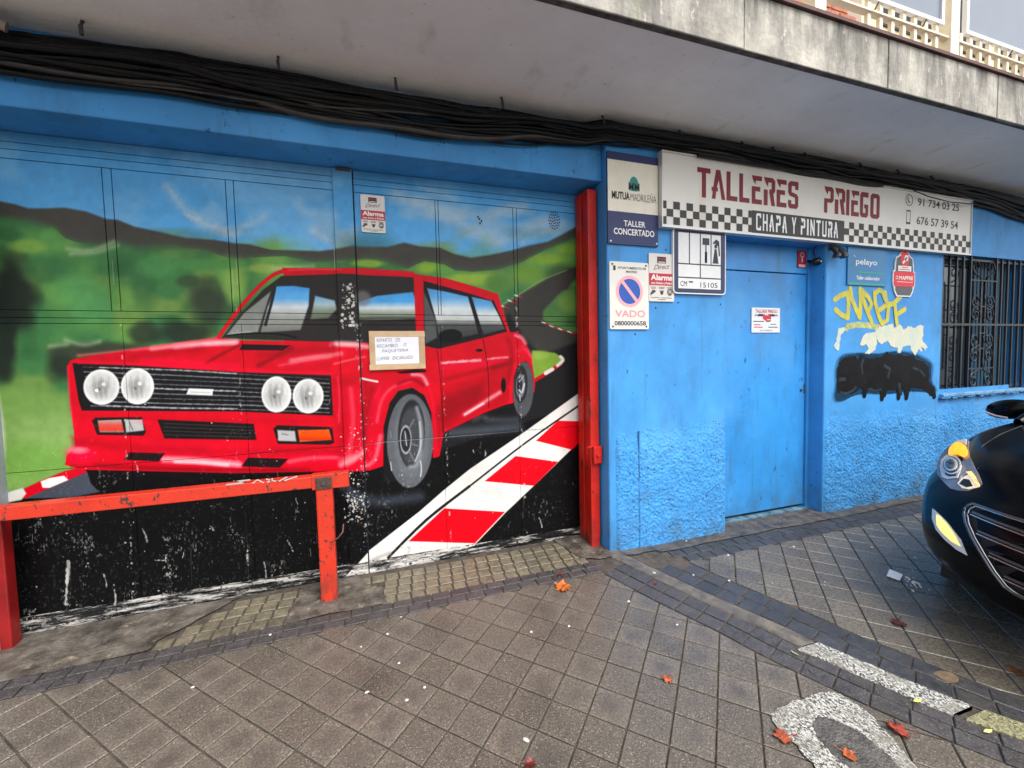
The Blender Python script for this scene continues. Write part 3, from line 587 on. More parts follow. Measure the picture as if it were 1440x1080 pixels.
# window with its iron grille
win = MB(); win.box(5.06, 6.51, wy - .035, wy + .15, 1.022, 1.052, .006)
sill = win.build('window_sill', mat('chipped pale sill', (.13, .28, .45), .7, var=.5, vscale=14, bump=.8, bscale=30, bdist=.01), bld)
mb = MB()
random.seed(5)
for k in range(36):
    x = 5.05 + 1.45 * k / 36; h = random.uniform(.002, .018); mb.box(x, x + random.uniform(.03, .05), wy - .03, wy - .002, 1.022 - h, 1.0235)
mb.build('sill_plaster', M_WALL, bld)
w = MB(); w.box(5.09, 6.48, wy + .17, wy + .20, 1.055, 2.35); wo_ = w.build('window', mat('blue shutter', (.008, .04, .085), .5, var=.3, vscale=3), bld)
pn = MB()
for k in range(2): pn.box(5.12 + k * .68, 5.76 + k * .68, wy + .158, wy + .168, 1.1, 2.3)
pn.build('pane', mat('dark window glass', (.01, .02, .03), .08, spec=.6), wo_)
slt = MB()
for k in range(11): slt.box(5.83 + k * .058, 5.87 + k * .058, wy + .13, wy + .157, 1.07, 2.34)
slt.build('shutter_slats', mat('blue shutter slat', (.012, .065, .12), .5, var=.2, vscale=3), wo_)
M_IRON = mat('black wrought iron', (.022, .023, .027), .45, var=.3, vscale=10, bump=.2, bscale=90)
gri = MB(); gri.box(5.075, 6.49, wy + .03, wy + .036, 2.315, 2.335); gri.box(5.065, 6.50, wy + .006, wy + .016, 1.692, 1.712); gri.box(5.075, 6.49, wy + .03, wy + .036, 1.08, 1.1)
grille = gri.build('window_grille', M_IRON, bld)
for k in range(14):
    x = 5.105 + k * .105
    if 5.50 < x < 5.97: continue
    b = MB(); b.box(x - .008, x + .008, wy + .018, wy + .034, 1.06, 2.352); b.build('bar', M_IRON, grille)
for x in (5.525, 5.945):
    b = MB(); b.box(x - .008, x + .008, wy + .012, wy + .03, 1.06, 2.352); b.build('bar', M_IRON, grille)
def scroll(cx, cz, r, a0, turns, sgn):
    return [(cx + sgn * r * (1 - .8 * t) * math.cos(a0 + 2 * math.pi * turns * t), wy + .018, cz + r * (1 - .8 * t) * math.sin(a0 + 2 * math.pi * turns * t)) for t in [i / 18. for i in range(19)]]
for zc, up in ((2.26, 1), (1.93, 1), (1.80, -1), (1.55, 1), (1.40, -1), (1.16, -1)):
    for sg in (-1, 1):
        b = MB(); b.tube(scroll(5.735 + sg * .115, zc, .075, -up * math.pi / 2, up * 1.3, sg), .0075, 5)
        b.tube([(5.735 + sg * .115, wy + .018, zc - up * .075), (5.735 + sg * .045, wy + .018, zc - up * .10), (5.735 + sg * .02, wy + .018, zc - up * .19)], .0075, 5); b.build('scroll', M_IRON, grille)
for z in (2.13, 1.62, 1.275, 1.88, 1.47):
    b = MB(); wd = .20 if z in (2.13, 1.275) else .05; b.box(5.735 - wd, 5.735 + wd, wy + .014, wy + .026, z - .006, z + .006); b.build('cross_bar', M_IRON, grille)
for sg in (-1, 1):
    b = MB(); b.box(5.735 + sg * .035 - .007, 5.735 + sg * .035 + .007, wy + .013, wy + .027, 1.28, 2.13); b.build('bar', M_IRON, grille)

# balcony slab
sof = MB(); sof.box(-4.5, 9.5, 1.735, 3.3, 2.98, 3.24); sof.build('balcony_slab', M_SOFFIT, bld)
lip = MB(); lip.box(-4.5, 9.5, 1.718, 1.748, 2.974, 2.9805); lip.build('drip_edge', mat('dark drip edge', (.10, .085, .075), .9, var=.6, vscale=14), bld)
random.seed(3)
for k in range(-4, 8):
    x = .76 + 1.075 * k; p = MB(); p.box(x + .004, x + 1.071, 1.712 + random.uniform(-.003, .003), 1.734, 2.976 + random.uniform(-.003, .003), 3.252, .004); p.build('fascia_panel', M_CONC, bld)
cop = MB(); cop.box(-4.5, 9.5, 1.698, 1.80, 3.2535, 3.272); cop.build('coping', M_TRED, bld)
# upper storey seen through the railing
up = MB(); up.box(-4.5, 9.5, 3.30, 3.4, 3.24, 6.2); upw = up.build('upper_wall', M_CREAMW, bld)
mo = MB(); mo.box(2.2, 5.12, 3.279, 3.299, 3.9, 5.6); mo.build('mortar', mat('mortar', (.35, .28, .22), .9), upw)
bm_ = MB().box(-.118, .118, -.012, .02, 0, .062, .004).mesh('brick'); bm_.materials.append(M_BRICK)
for r in range(20):
    for c in range(12):
        x = 2.3 + c * .248 + (.124 if r % 2 else 0)
        if x > 5.0: continue
        o = link('brick', bm_, None, upw); o.location = Vector((x, 3.279 + random.uniform(-.003, .003), 4.12 + r * .073)) - parent_world(upw)
for x in (5.45, 6.55, 7.65):
    wd = MB(); wd.box(x, x + .85, 3.285, 3.299, 5.02, 5.8); wd.build('upper_window', M_DARK, upw)
rail = MB(); rail.box(-4.5, 9.5, 1.735, 1.775, 3.393, 3.406, .002); railing = rail.build('balcony_railing', M_CREAM, bld)
for k in range(-5, 7):
    x = 2.335 + 1.165 * k; q = MB(); q.box(x, x + .085, 1.725, 1.80, 3.2725, 4.15, .004); q.build('post', M_CREAM, railing)
    for j in range(10):
        xb = x + .135 + j * .102
        if 1.2 < xb < 2.72: continue
        for z0, z1 in ((3.2725, 3.3925), (3.4065, 3.4615)):
            q = MB(); q.box(xb, xb + .026, 1.745, 1.765, z0, z1); q.build('baluster', M_CREAM, railing)
    q = MB(); q.box(x + .20, x + 1.09, 1.745, 1.751, 3.485, 4.12); pn_ = q.build('panel', M_PANEL, railing)
    f = MB(); f.box(x + .175, x + 1.115, 1.735, 1.76, 3.462, 3.4845); f.box(x + .175, x + .1995, 1.735, 1.76, 3.485, 4.13); f.box(x + 1.0905, x + 1.115, 1.735, 1.76, 3.485, 4.13); f.build('panel_frame', M_STEELW, railing)
q = MB(); q.box(-4.5, 9.5, 1.74, 1.775, 4.15, 4.19); q.build('handrail', M_CREAM, railing)
for px, py in ((1230, 14), (1297, 38), (1418, 80)):
    p = at(px, py, 1.73); q = MB(); q.tube([p, p + Vector((.0, -.02, .03))], .004, 5); q.build('wire_tie', M_CLIP, railing)

# ================================================================== gate with the mural
MX0, MX1, MZ0, MZ1 = -2.0, 1.55, .08, 2.66
def make_mural():
    w, h = 1480, 1076
    x = MX0 + (np.arange(w) + .5) / w * (MX1 - MX0); z = MZ0 + (np.arange(h) + .5) / h * (MZ1 - MZ0)
    X, Z = np.meshgrid(x, z); Z = Z - CAM_Z; Y = np.full_like(X, gy)
    dr = CR.x * X + CR.y * Y + CR.z * Z; du = CU.x * X + CU.y * Y + CU.z * Z; df = CF.x * X + CF.y * Y + CF.z * Z
    im = paint_mural(720 + FOC * dr / df, 540 - FOC * du / df)
    rgba = np.ones((h, w, 4), np.float32); rgba[..., :3] = im / 255.
    img = bpy.data.images.new('mural paint', w, h); img.pixels.foreach_set(rgba.ravel()); img.update(); img.pack(); return img
MURAL = make_mural()
def mural_mat(name, worn=False):
    m = bpy.data.materials.new(name); m.use_nodes = True; N, L, b = nodes(m)
    t = N.new('ShaderNodeTexImage'); t.image = MURAL; t.extension = 'EXTEND'
    hs = N.new('ShaderNodeHueSaturation'); hs.inputs['Value'].default_value = .86; hs.inputs['Saturation'].default_value = 1.04
    L.new(t.outputs[0], hs.inputs['Color']); L.new(hs.outputs[0], b.inputs['Base Color']); b.inputs['Roughness'].default_value = .42; b.inputs['Specular IOR Level'].default_value = .14
    if worn:
        f = noise_mask(m, 9, .46, .56, (.5, 1, 3.2), detail=9, rough=.75); mixcol(m, f, (.012, .012, .012))
        f = noise_mask(m, 9, .50, .58, (.5, 1, 4.6), detail=10, rough=.8); mixcol(m, f, (.46, .44, .41)); f = noise_mask(m, 60, .60, .64, (.6, 1, 1), detail=4); mixcol(m, f, (.02, .02, .02))
        b.inputs['Roughness'].default_value = .7
    tc = N.new('ShaderNodeTexCoord'); nz = N.new('ShaderNodeTexNoise'); nz.inputs['Scale'].default_value = 9; L.new(tc.outputs['Object'], nz.inputs[0])
    bp = N.new('ShaderNodeBump'); bp.inputs['Strength'].default_value = .12; bp.inputs['Distance'].default_value = .01; L.new(nz.outputs[0], bp.inputs['Height']); L.new(bp.outputs[0], b.inputs['Normal'])
    return m
M_MURAL = mural_mat('mural on sheet steel'); M_KICK = mural_mat('worn mural on kick plate', True)
def mural_piece(name, parent, x0, x1, z0, z1, y0=None, th=.012, m=None, bev=.0012):
    y0 = gy if y0 is None else y0
    mb = MB(); mb.box(x0, x1, y0, y0 + th, z0, z1, bev); V = list(mb.v)
    o = mb.build(name, m or M_MURAL, parent); me = o.data; uv = me.uv_layers.new(name='paint')
    for lp in me.loops:
        v = V[lp.vertex_index]; uv.data[lp.index].uv = ((v[0] - MX0) / (MX1 - MX0), (v[2] - MZ0) / (MZ1 - MZ0))
    return o
gate = empty('garage_gate', (-.1, gy, .12), label='wide steel garage gate with an airbrushed mural of a red rally car', cat='gate')
def leaf(x0, x1, lab):
    mb = MB(); mb.box(x0, x1, gy + .010, gy + .05, .11, 2.63); o = mb.build('gate_leaf', mat('gate edge steel', (.012, .028, .045), .6), gate); return tag(o, lab)
l1 = leaf(-1.99, -.046, 'left gate leaf with the front of the painted car'); l2 = leaf(-.044, 1.478, 'right gate leaf with the painted kerb and rear of the car')
G = .0010
for a, b_ in ((-1.98, -1.264), (-1.222, -.714), (-.673, -.157)): mural_piece('panel', l1, a + G, b_ - G, 1.765, 2.497)
for a, b_ in ((-1.262, -1.224), (-.712, -.675)): mural_piece('stile', l1, a + G, b_ - G, 1.765, 2.497)
mural_piece('rail', l1, -1.98, -.157, 2.5005, 2.5425); mural_piece('rail', l1, -1.98, -.157, 2.5455, 2.578); mural_piece('rail', l1, -1.98, -.157, 2.581, 2.629)
mural_piece('rail', l1, -1.98, -.157, 1.7275, 1.762); mural_piece('rail', l1, -1.98, -.157, 1.699, 1.7245)
for a, b_ in ((-1.98, -1.223), (-1.223, -.674), (-.674, -.157)):
    mural_piece('panel', l1, a + G, b_ - G, .951, 1.696); mural_piece('panel', l1, a + G, b_ - G, .205, .948)
mural_piece('cover_strip', l1, -.1565, -.047, .205, 2.626, gy - .014, .022)
for a, b_ in ((-.040, .449), (.470, .978), (1.006, 1.474)): mural_piece('panel', l2, a + G, b_ - G, 1.765, 2.497)
for a, b_ in ((.451, .468), (.980, 1.004)): mural_piece('stile', l2, a + G, b_ - G, 1.765, 2.497)
mural_piece('rail', l2, -.040, 1.474, 2.5005, 2.5425); mural_piece('rail', l2, -.040, 1.474, 2.5455, 2.578); mural_piece('rail', l2, -.040, 1.474, 2.581, 2.629)
mural_piece('rail', l2, -.040, 1.474, 1.7275, 1.762); mural_piece('rail', l2, -.040, 1.474, 1.699, 1.7245)
for a, b_ in ((-.040, .459), (.459, .992), (.992, 1.474)):
    mural_piece('panel', l2, a + G, b_ - G, .962, 1.696); mural_piece('panel', l2, a + G, b_ - G, .205, .959)
mural_piece('kick_plate', l1, -1.98, -.047, .085, .2035, gy - .004, .016, M_KICK); mural_piece('kick_plate', l2, -.040, 1.474, .095, .2035, gy - .004, .016, M_KICK)
mb = MB()
for r, n in ((0, 1), (.016, 6), (.032, 12), (.047, 17)):
    for k in range(n):
        a = 2 * math.pi * k / n + r * 20; cx, cz = 1.288 + r * math.cos(a) * .85, 2.437 + r * math.sin(a) * 1.25; mb.disc(cx, cz, .0052, .0062, gy - .0012, 8)
tag(mb.build('vent_holes', M_DARK, l2), kind='stuff')
mb = MB()
for px, py in ((674, 308), (677, 311), (675, 314), (672, 305)):
    p = at(px, py, gy); mb.disc(p.x, p.z, .006, .009, gy - .0011, 6)
tag(mb.build('chip_marks', M_DARK, l2), kind='stuff')
mb = MB(); mb.box(-.135, -.055, gy - .03, gy - .002, 2.612, 2.628, .003); mb.build('closer_block', M_CLIP, l1)

# red gate post, barrier rail
M_RED = mat('red enamel', (.48, .016, .010), .42, spec=.25, var=.25, vscale=5, bump=.15, bscale=50)
mixcol(M_RED, noise_mask(M_RED, 14, .42, .6, (1, 1, .5), detail=8, zfade=(.40, .12)), (.06, .03, .022))
mixcol(M_RED, noise_mask(M_RED, 22, .63, .68, (1, 1, .5), detail=4), (.05, .025, .02))
M_ORANGE = mat('orange red enamel', (.55, .030, .010), .4, var=.15, vscale=4, bump=.15, bscale=50)
mixcol(M_ORANGE, noise_mask(M_ORANGE, 14, .42, .6, (1, 1, .5), detail=8, zfade=(.30, .12)), (.07, .03, .02))
mixcol(M_ORANGE, noise_mask(M_ORANGE, 4, .5, .75, detail=8), (.38, .018, .008))
mixcol(M_ORANGE, noise_mask(M_ORANGE, 34, .585, .63, (1, 1, .6), detail=7), (.05, .03, .025))
gp = empty('gate_post', (1.469, 2.68, .1), label='tall red steel post between the mural gate and the blue pillar', cat='post')
mb = MB(); mb.box(1.449, 1.497, 2.625, 2.76, .05, 2.605, .003); mb.build('channel', M_RED, gp)
mb = MB(); mb.box(1.438, 1.505, 2.60, 2.622, .05, 2.588, .003); mb.build('front_flange', M_RED, gp)
mb = MB(); mb.box(1.436, 1.4475, 2.70, 2.775, .05, 2.60, .002); mb.build('back_flange', M_RED, gp)
p = at(838, 640, 2.58)
mb = MB(); mb.box(1.448, 1.512, 2.572, 2.598, p.z - .06, p.z + .06, .004); mb.build('latch', M_RED, gp)
mb = MB(); mb.tube([(1.41, 2.60, p.z + .01), (1.41, 2.59, p.z + .055), (1.437, 2.585, p.z + .06)], .01, 6); mb.tube([(1.478, 2.571, p.z), (1.478, 2.562, p.z)], .012, 10); mb.build('latch_hook', M_RED, gp)

br = empty('barrier_rail', (-.9, 2.6, .1), label='low orange red barrier beam on two posts before the gate', cat='barrier')
mb = MB(); mb.box(-1.90, -.29, 2.575, 2.645, .772, .837, .004); mb.build('beam', M_ORANGE, br)
mb = MB(); mb.box(-.3205, -.128, 2.567, 2.63, .762, .846, .003); mb.build('end_plate', M_ORANGE, br)
mb = MB(); mb.box(-.302, -.215, 2.562, 2.64, .02, .80, .008); mb.build('post', M_ORANGE, br)
pz = at(460, 676, 2.56)
mb = MB(); mb.box(-.30, -.217, 2.555, 2.5615, .765, .832, .003); mb.build('rusty_bracket', mat('rusty steel', (.07, .035, .025), .8, var=.5, vscale=30), br)
mb = MB(); mb.tube([(-.258, 2.5555, .80), (-.258, 2.546, .80)], .013, 8); mb.build('bolt', M_CLIP, br)
mb = MB(); mb.box(-1.86, -1.692, 2.685, 2.75, .02, .772, .006); lp = mb.build('post', mat('crimson enamel', (.26, .008, .008), .4, var=.3, vscale=6), br); tag(lp, 'broad dark red left post')
mb = MB()
for sg in ([(318, 681), (345, 678), (332, 676), (352, 674)], [(355, 679), (362, 674), (371, 678)], [(376, 678), (384, 672)], [(374, 673), (388, 676)], [(392, 676), (404, 670)], [(400, 675), (418, 669)]):
    pts = [at(a, b + 1.0, 2.574) for a, b in sg]; mb.ribbon([(q.x, q.z + .001) for q in pts], .007, 2.5735)
mb.build('scratched_tag', mat('white paint marker', (.42, .38, .36), .6), br)
mb = MB(); mb.tube([at(483, 737, 2.55), at(482, 748, 2.52), at(476, 756, 2.52), at(465, 763, 2.555)], .0045, 5); mb.build('bent_wire', mat('rusty wire', (.12, .05, .035), .7), br)

# ================================================================== cables under the slab
cb = empty('cable_bundle', (1.5, 2.47, 2.9), label='thick bundle of black cables strung under the concrete soffit', cat='cables')
TX = [-3, -1.45, -.83, -.07, .79, 1.51, 2.13, 3.84, 5.0, 5.7, 6.35, 8]
TT = [2.92, 2.925, 2.96, 2.962, 2.964, 2.972, 2.975, 2.972, 2.972, 2.968, 2.94, 2.93]; TB = [2.74, 2.745, 2.79, 2.765, 2.778, 2.838, 2.86, 2.84, 2.84, 2.82, 2.74, 2.76]
random.seed(21)
for i in range(44):
    f = (i + .5) / 44.; ph = random.uniform(0, 6.3); ph2 = random.uniform(0, 6.3); r = random.choice((.0035, .0045, .006, .008, .010, .013, .016)); am = random.uniform(.012, .05); pts = []; wob = random.uniform(.002, .012); jit = random.uniform(4, 11)
    fr = random.uniform(.8, 1.7); loose = random.random() < .3
    for k in range(98):
        x = -2.6 + k * .095; t = np.interp(x, TX, TT) - r; b = np.interp(x, TX, TB) + r
        ff = min(1, max(0, f + (.26 if loose else .13) * math.sin(fr * x * 1.3 + ph) + .05 * math.sin(jit * .6 * x + ph2)))
        z = t + (b - t) * ff + wob * math.sin(jit * x + ph2) - (.03 * max(0, math.sin(1.9 * x + ph)) if i >= 41 else 0); y0 = (hy if x < 1.45 else wy) - .012
        y = y0 - r - .085 * (1 - abs(2 * ff - 1)) * (.35 + .65 * ((i * 7) % 10) / 10.) - am * .3 * (1 + math.sin(2.1 * x + ph2))
        if x > 1.8 and x < 5.35: y -= .0
        pts.append((x, y, min(z, 2.978 - r)))
    mb = MB(); mb.tube(pts, r, 6); mb.build('cable', M_CABLE2 if i in (12, 22, 29, 33, 38, 42) else M_CABLE, cb)
for px in (122, 393, 556, 704, 845, 953, 1040, 1083, 1128, 1205, 1258, 1305):
    a = at(px, np.interp(px, [0, 385, 845, 1440], [52, 100, 172, 272]), 2.45); z = 2.981
    mb = MB(); mb.tube([(a.x, 2.435, z), (a.x, 2.415, z - .035), (a.x + .004, 2.41, z - .075)], .008, 6); mb.build('cable_clip', M_CLIP, cb)
mb = MB(); mb.box(-2.6, 8.0, wy + .001 - .03, wy - .004, 2.875, 2.94); 
mb = MB(); mb.tube([(-1.9, 2.3, 2.975), (-1.55, 2.38, 2.95), (-1.38, 2.44, 2.90)], .022, 8); mb.build('pale_conduit', mat('pale conduit', (.3, .25, .2), .6), cb)
# one loose wire drooping over the sign
mb = MB(); mb.tube([at(1285, 268, 2.40), at(1305, 276, 2.40), at(1335, 284, 2.405), at(1366, 287, 2.41), at(1372, 283, 2.45)], .0045, 5); mb.build('loose_wire', M_CABLE, cb)

# ================================================================== signs
PR = {}
def ink(name, c, rough=.5): 
    if name not in PR: PR[name] = mat(name, lin(c), rough, var=.05, vscale=12)
    return PR[name]
I_BLK = ink('black print', (34, 32, 32)); I_DRED = ink('dark red print', (128, 4, 26)); I_WHT = ink('white print', (232, 230, 226)); I_NAVY = ink('navy print', (30, 42, 92)); I_RED = ink('red print', (190, 28, 46))
def XZ(px, py, Y): p = at(px, py, Y); return p.x, p.z
def rect(px0, py0, px1, py1, Y): a = at(px0, py0, Y); b = at(px1, py1, Y); return a.x, b.x, b.z, a.z
def board(name, x0, x1, z0, z1, y, th, m, rad=.004, **k):
    root = empty(name, ((x0 + x1) / 2, y, z0), **k)
    pts = []
    for cx, cz, a0 in ((x1 - rad, z1 - rad, 0), (x0 + rad, z1 - rad, 90), (x0 + rad, z0 + rad, 180), (x1 - rad, z0 + rad, 270)):
        for j in range(5): a = RAD(a0 + 22.5 * j); pts.append((cx + rad * math.cos(a), cz + rad * math.sin(a)))
    mb = MB(); mb.prism(pts, y, y + th); mb.build('board', m, root); return root
E1 = .0012                                      # print layers step out from the board
def P(mbs, name, m, root): return mbs.build(name, m, root)
M_OFF = mat('aged white sign face', (.78, .745, .68), .35, var=.05, vscale=3, spec=.4)
mixcol(M_OFF, noise_mask(M_OFF, 3, .58, .8, (1, 1, .4)), (.66, .60, .50))

# --- the long shop sign
SY = 2.455; SK = SY / 2.42; sx_ = lambda v: v * SK; sz_ = lambda v: (v - CAM_Z) * SK + CAM_Z
XA, XB, ZA, ZB = sx_(1.897), sx_(5.277), sz_(2.337), sz_(2.811)
sg = board('shop_sign', XA, XB, ZA, ZB, SY, .044, M_OFF, .003, label='long white workshop name board with red letters and chequered band', cat='sign')
fr = MB(); fr.box(XA - .008, XB + .008, SY - .010, SY + .043, ZA - .014, ZA - .0005); fr.box(XA - .008, XB + .008, SY - .010, SY + .043, ZB + .0005, ZB + .010); fr.box(XA - .008, XA - .0005, SY - .010, SY + .043, ZA, ZB); fr.box(XB + .0005, XB + .008, SY - .010, SY + .043, ZA, ZB)
fr.build('sign_frame', mat('sign aluminium', (.62, .62, .60), .35, metal=.3), sg)
bar = MB(); a = at(981, 220.5, SY - .02); b = at(1241, 262, SY - .02); bar.box(a.x, b.x, SY - .03, SY - .011, ZB - .006, ZB + .014); bar.build('lamp_strip', M_CABLE, sg)
# chequers
zt = .5 * (XZ(932.5, 280.3, SY)[1] + XZ(1360.3, 332.9, SY)[1]); zb = ZA + .008; rh = (zt - zb) / 3; ys = SY - E1
chk = MB(); sq = []
xl = XZ(1057, 300, SY)[0]; xr = XZ(1187, 320, SY)[0]
n1 = 14; wL = (xl - XA) / 14.2
for i in range(-1, 15):
    for r in range(3):
        if (i + r) % 2 == 0:
            x0 = XA + (i + .62 - 1) * wL; x1 = x0 + wL; x0 = max(x0, XA + .0015); x1 = min(x1, xl)
            if x1 > x0: chk.sheet([(x0, zt - rh * r), (x1, zt - rh * r), (x1, zt - rh * (r + 1)), (x0, zt - rh * (r + 1))], ys)
chk.build('chequered_band', ink('brown black print', (48, 44, 40)), sg); chk = MB()
n2 = 29; wR = (XB - .001 - xr) / n2
for i in range(n2):
    for r in range(3):
        if (i + r) % 2 == 1:
            x0 = xr + i * wR; chk.sheet([(x0, zt - rh * r), (x0 + wR, zt - rh * r), (x0 + wR, zt - rh * (r + 1)), (x0, zt - rh * (r + 1))], ys)
chk.build('chequered_band', ink('brown black print', (48, 44, 40)), sg)
bnd = MB(); bnd.sheet([(xl, zt + .004), (xr, zt + .004), (xr, zb - .002), (xl, zb - .002)], ys - .0004); bnd.build('dark_band', ink('brown black band', (44, 40, 37)), sg)
# angular letters drawn as outlines in a unit cell
LET = {
 'T': [[(0, 1), (1, 1), (1, .83), (.66, .83), (.66, 0), (.34, 0), (.34, .83), (0, .83)]],
 'A': [[(.30, 1), (.62, 1), (1, 0), (.72, 0), (.50, .66), (.36, .40), (.44, .40), (.44, .26), (.32, .26), (.26, 0), (0, 0), (.06, .26), (-.02, .26), (-.02, .40), (.10, .40)]],
 'L': [[(0, 1), (.36, 1), (.36, .17), (1, .17), (1, 0), (0, 0)]],
 'E': [[(0, 1), (1, 1), (1, .83), (.40, .83), (.36, .68), (.12, .84)], [(0, .62), (.84, .62), (.84, .45), (.36, .45), (.36, .17), (1, .17), (1, 0), (0, 0)]],
 'R': [[(0, 1), (.8, 1), (1, .9), (1, .52), (.85, .44), (1, 0), (.68, 0), (.48, .46), (.48, .58), (.68, .60), (.68, .83), (.40, .83), (.36, .66), (.12, .84)], [(0, .56), (.34, .56), (.34, 0), (0, 0)]],
 'S': [[(.2, 1), (1, 1), (1, .70), (.68, .70), (.68, .83), (.34, .83), (.34, .60), (.85, .54), (1, .44), (1, .1), (.85, 0), (.15, 0), (0, .1), (0, .30), (.32, .30), (.32, .17), (.68, .17), (.68, .40), (.15, .46), (0, .56), (0, .9)]],
 'P': [[(0, 1), (.82, 1), (1, .9), (1, .5), (.82, .40), (.34, .40), (.34, 0), (0, 0), (0, .55), (.66, .55), (.66, .83), (.40, .83), (.36, .70), (.12, .84)]],
 'I': [[(0, 1), (1, 1), (1, 0), (0, 0)]],
 'G': [[(.18, 1), (1, 1), (1, .80), (.36, .80), (.36, .18), (.66, .18), (.66, .36), (.50, .36), (.50, .52), (1, .52), (1, .1), (.82, 0), (.18, 0), (0, .1), (0, .9)]],
 'O': [[(.18, 1), (.5, 1), (.5, .82), (.34, .82), (.34, .18), (.5, .18), (.5, 0), (.18, 0), (0, .1), (0, .9)], [(.5, 1), (.82, 1), (1, .9), (1, .1), (.82, 0), (.5, 0), (.5, .18), (.66, .18), (.66, .82), (.5, .82)]],
 'C': [[(.18, 1), (1, 1), (1, .74), (.74, .74), (.74, .86), (.28, .86), (.28, .14), (.74, .14), (.74, .26), (1, .26), (1, 0), (.18, 0), (0, .1), (0, .9)]],
 'H': [[(0, 1), (.26, 1), (.26, .58), (.74, .58), (.74, 1), (1, 1), (1, 0), (.74, 0), (.74, .44), (.26, .44), (.26, 0), (0, 0)]],
 'Y': [[(0, 1), (.28, 1), (.5, .58), (.72, 1), (1, 1), (.63, .44), (.63, 0), (.37, 0), (.37, .44)]],
 'N': [[(0, 1), (.26, 1), (.74, .42), (.74, 1), (1, 1), (1, 0), (.76, 0), (.26, .60), (.26, 0), (0, 0)]],
 'U': [[(0, 1), (.26, 1), (.26, .14), (.74, .14), (.74, 1), (1, 1), (1, .08), (.84, 0), (.16, 0), (0, .08)]],
}
def put_letter(mb, ch, x0, x1, z0, z1, y):
    for pl in LET[ch]: mb.sheet([(x0 + u * (x1 - x0), z0 + v * (z1 - z0)) for u, v in pl], y)
zt1 = XZ(981, 234.7, SY)[1]; zb1 = XZ(988, 277.6, SY)[1]
for word, spans in (('TALLERES', [(980.4, 999), (1001, 1020), (1021.5, 1037), (1039.5, 1054), (1057, 1071.3), (1074, 1090), (1092, 1106), (1108.2, 1122.5)]), ('PRIEGO', [(1159, 1172.3), (1174, 1188.5), (1190, 1194.5), (1197, 1208), (1209.5, 1221), (1224, 1237)])):
    mb = MB()
    for ch, (a, b) in zip(word, spans): put_letter(mb, ch, XZ(a, 250 + (a - 981) * .13, SY)[0], XZ(b, 250 + (b - 981) * .13, SY)[0], zb1, zt1, ys - .0002)
    mb.build('lettering', I_DRED, sg)
mb = MB(); tt = 'CHAPA Y PINTURA'; x = XZ(1063, 318, SY)[0]; xe = XZ(1180.5, 328, SY)[0]; un = sum(.5 if c == ' ' else (.38 if c == 'I' else .78) + .32 for c in tt) - .32; k = (xe - x) / un
z0_, z1_ = zb + .018, zt - .014
for c in tt:
    if c == ' ': x += .5 * k; continue
    wd = (.3 if c == 'I' else .78) * k; put_letter(mb, c, x, x + wd, z0_, z1_, ys - .0009); x += wd + .30 * k
mb.build('lettering', ink('white letter', (240, 240, 238)), sg)
mb = MB(); x0, _ = XZ(1290.5, 285, SY); x1, _ = XZ(1348.5, 295, SY); z1 = XZ(1293, 278.5, SY)[1]; z0 = XZ(1293, 289.6, SY)[1]; put_text(mb, '91 734 03 25', x0, x1, z0, z1, ys, bold=.012); mb.build('lettering', ink('grey black print', (58, 54, 52)), sg); mb = MB()
x0, _ = XZ(1288.8, 309, SY); x1, _ = XZ(1347, 317, SY); z1 = XZ(1292, 304.5, SY)[1]; z0 = XZ(1292, 315.8, SY)[1]; put_text(mb, '676 57 39 54', x0, x1, z0, z1, ys, bold=.012); mb.build('lettering', ink('grey black print', (58, 54, 52)), sg)
mb = MB(); c = XZ(1278.5, 281.3, SY); mb.ringxz(c[0], c[1], .042, .049, ys); mb.ribbon([(c[0] - .012, c[1] + .024), (c[0] - .02, c[1] + .008), (c[0] - .008, c[1] - .014), (c[0] + .014, c[1] - .022)], .012, ys)
c = XZ(1277.2, 305.3, SY)
mb.ribbon([(c[0] - .024, c[1] - .058), (c[0] - .024, c[1] + .058)], .006, ys); mb.ribbon([(c[0] + .024, c[1] - .058), (c[0] + .024, c[1] + .058)], .006, ys); mb.ribbon([(c[0] - .026, c[1] + .053), (c[0] + .026, c[1] + .053)], .012, ys); mb.ribbon([(c[0] - .026, c[1] - .051), (c[0] + .026, c[1] - .051)], .016, ys)
mb.build('phone_symbols', ink('grey black print', (58, 54, 52)), sg)

# --- insurer plate on the pillar
Y = 2.485; x0, x1 = 1.522, 1.914; zt, zb = XZ(854.4, 211.5, Y)[1], XZ(855.5, 342, Y)[1]
s = board('insurer_plate', x0, x1, zb, zt, Y, .013, I_NAVY, .003, label='white over navy insurer plate reading TALLER CONCERTADO', cat='sign')
za = XZ(854.4, 223, Y)[1]; zc = XZ(855, 295.8, Y)[1]
mb = MB(); mb.sheet([(x0 + .001, za), (x1 - .001, za), (x1 - .001, zc), (x0 + .001, zc)], Y - E1); mb.build('cream_field', ink('cream print', (232, 224, 206)), s)
mb = MB(); c = XZ(891.3, 258.5, Y); mb.disc(c[0], c[1] - .012, .036, .058, Y - 2 * E1, 24); mb.build('emblem_dome', ink('teal print', (18, 140, 128)), s)
mb = MB(); mb.sheet([(c[0] - .05, c[1] - .075), (c[0] + .05, c[1] - .075), (c[0] + .05, c[1] - .05), (c[0] - .05, c[1] - .05)], Y - 2.5 * E1); mb.build('emblem_mask', ink('cream print', (232, 224, 206)), s)
mb = MB(); put_text(mb, 'MM', c[0] - .042, c[0] + .042, c[1] - .045, c[1] + .005, Y - 3 * E1, bold=.02); mb.build('emblem_letters', ink('black print', (34, 32, 32)), s); mb = MB()
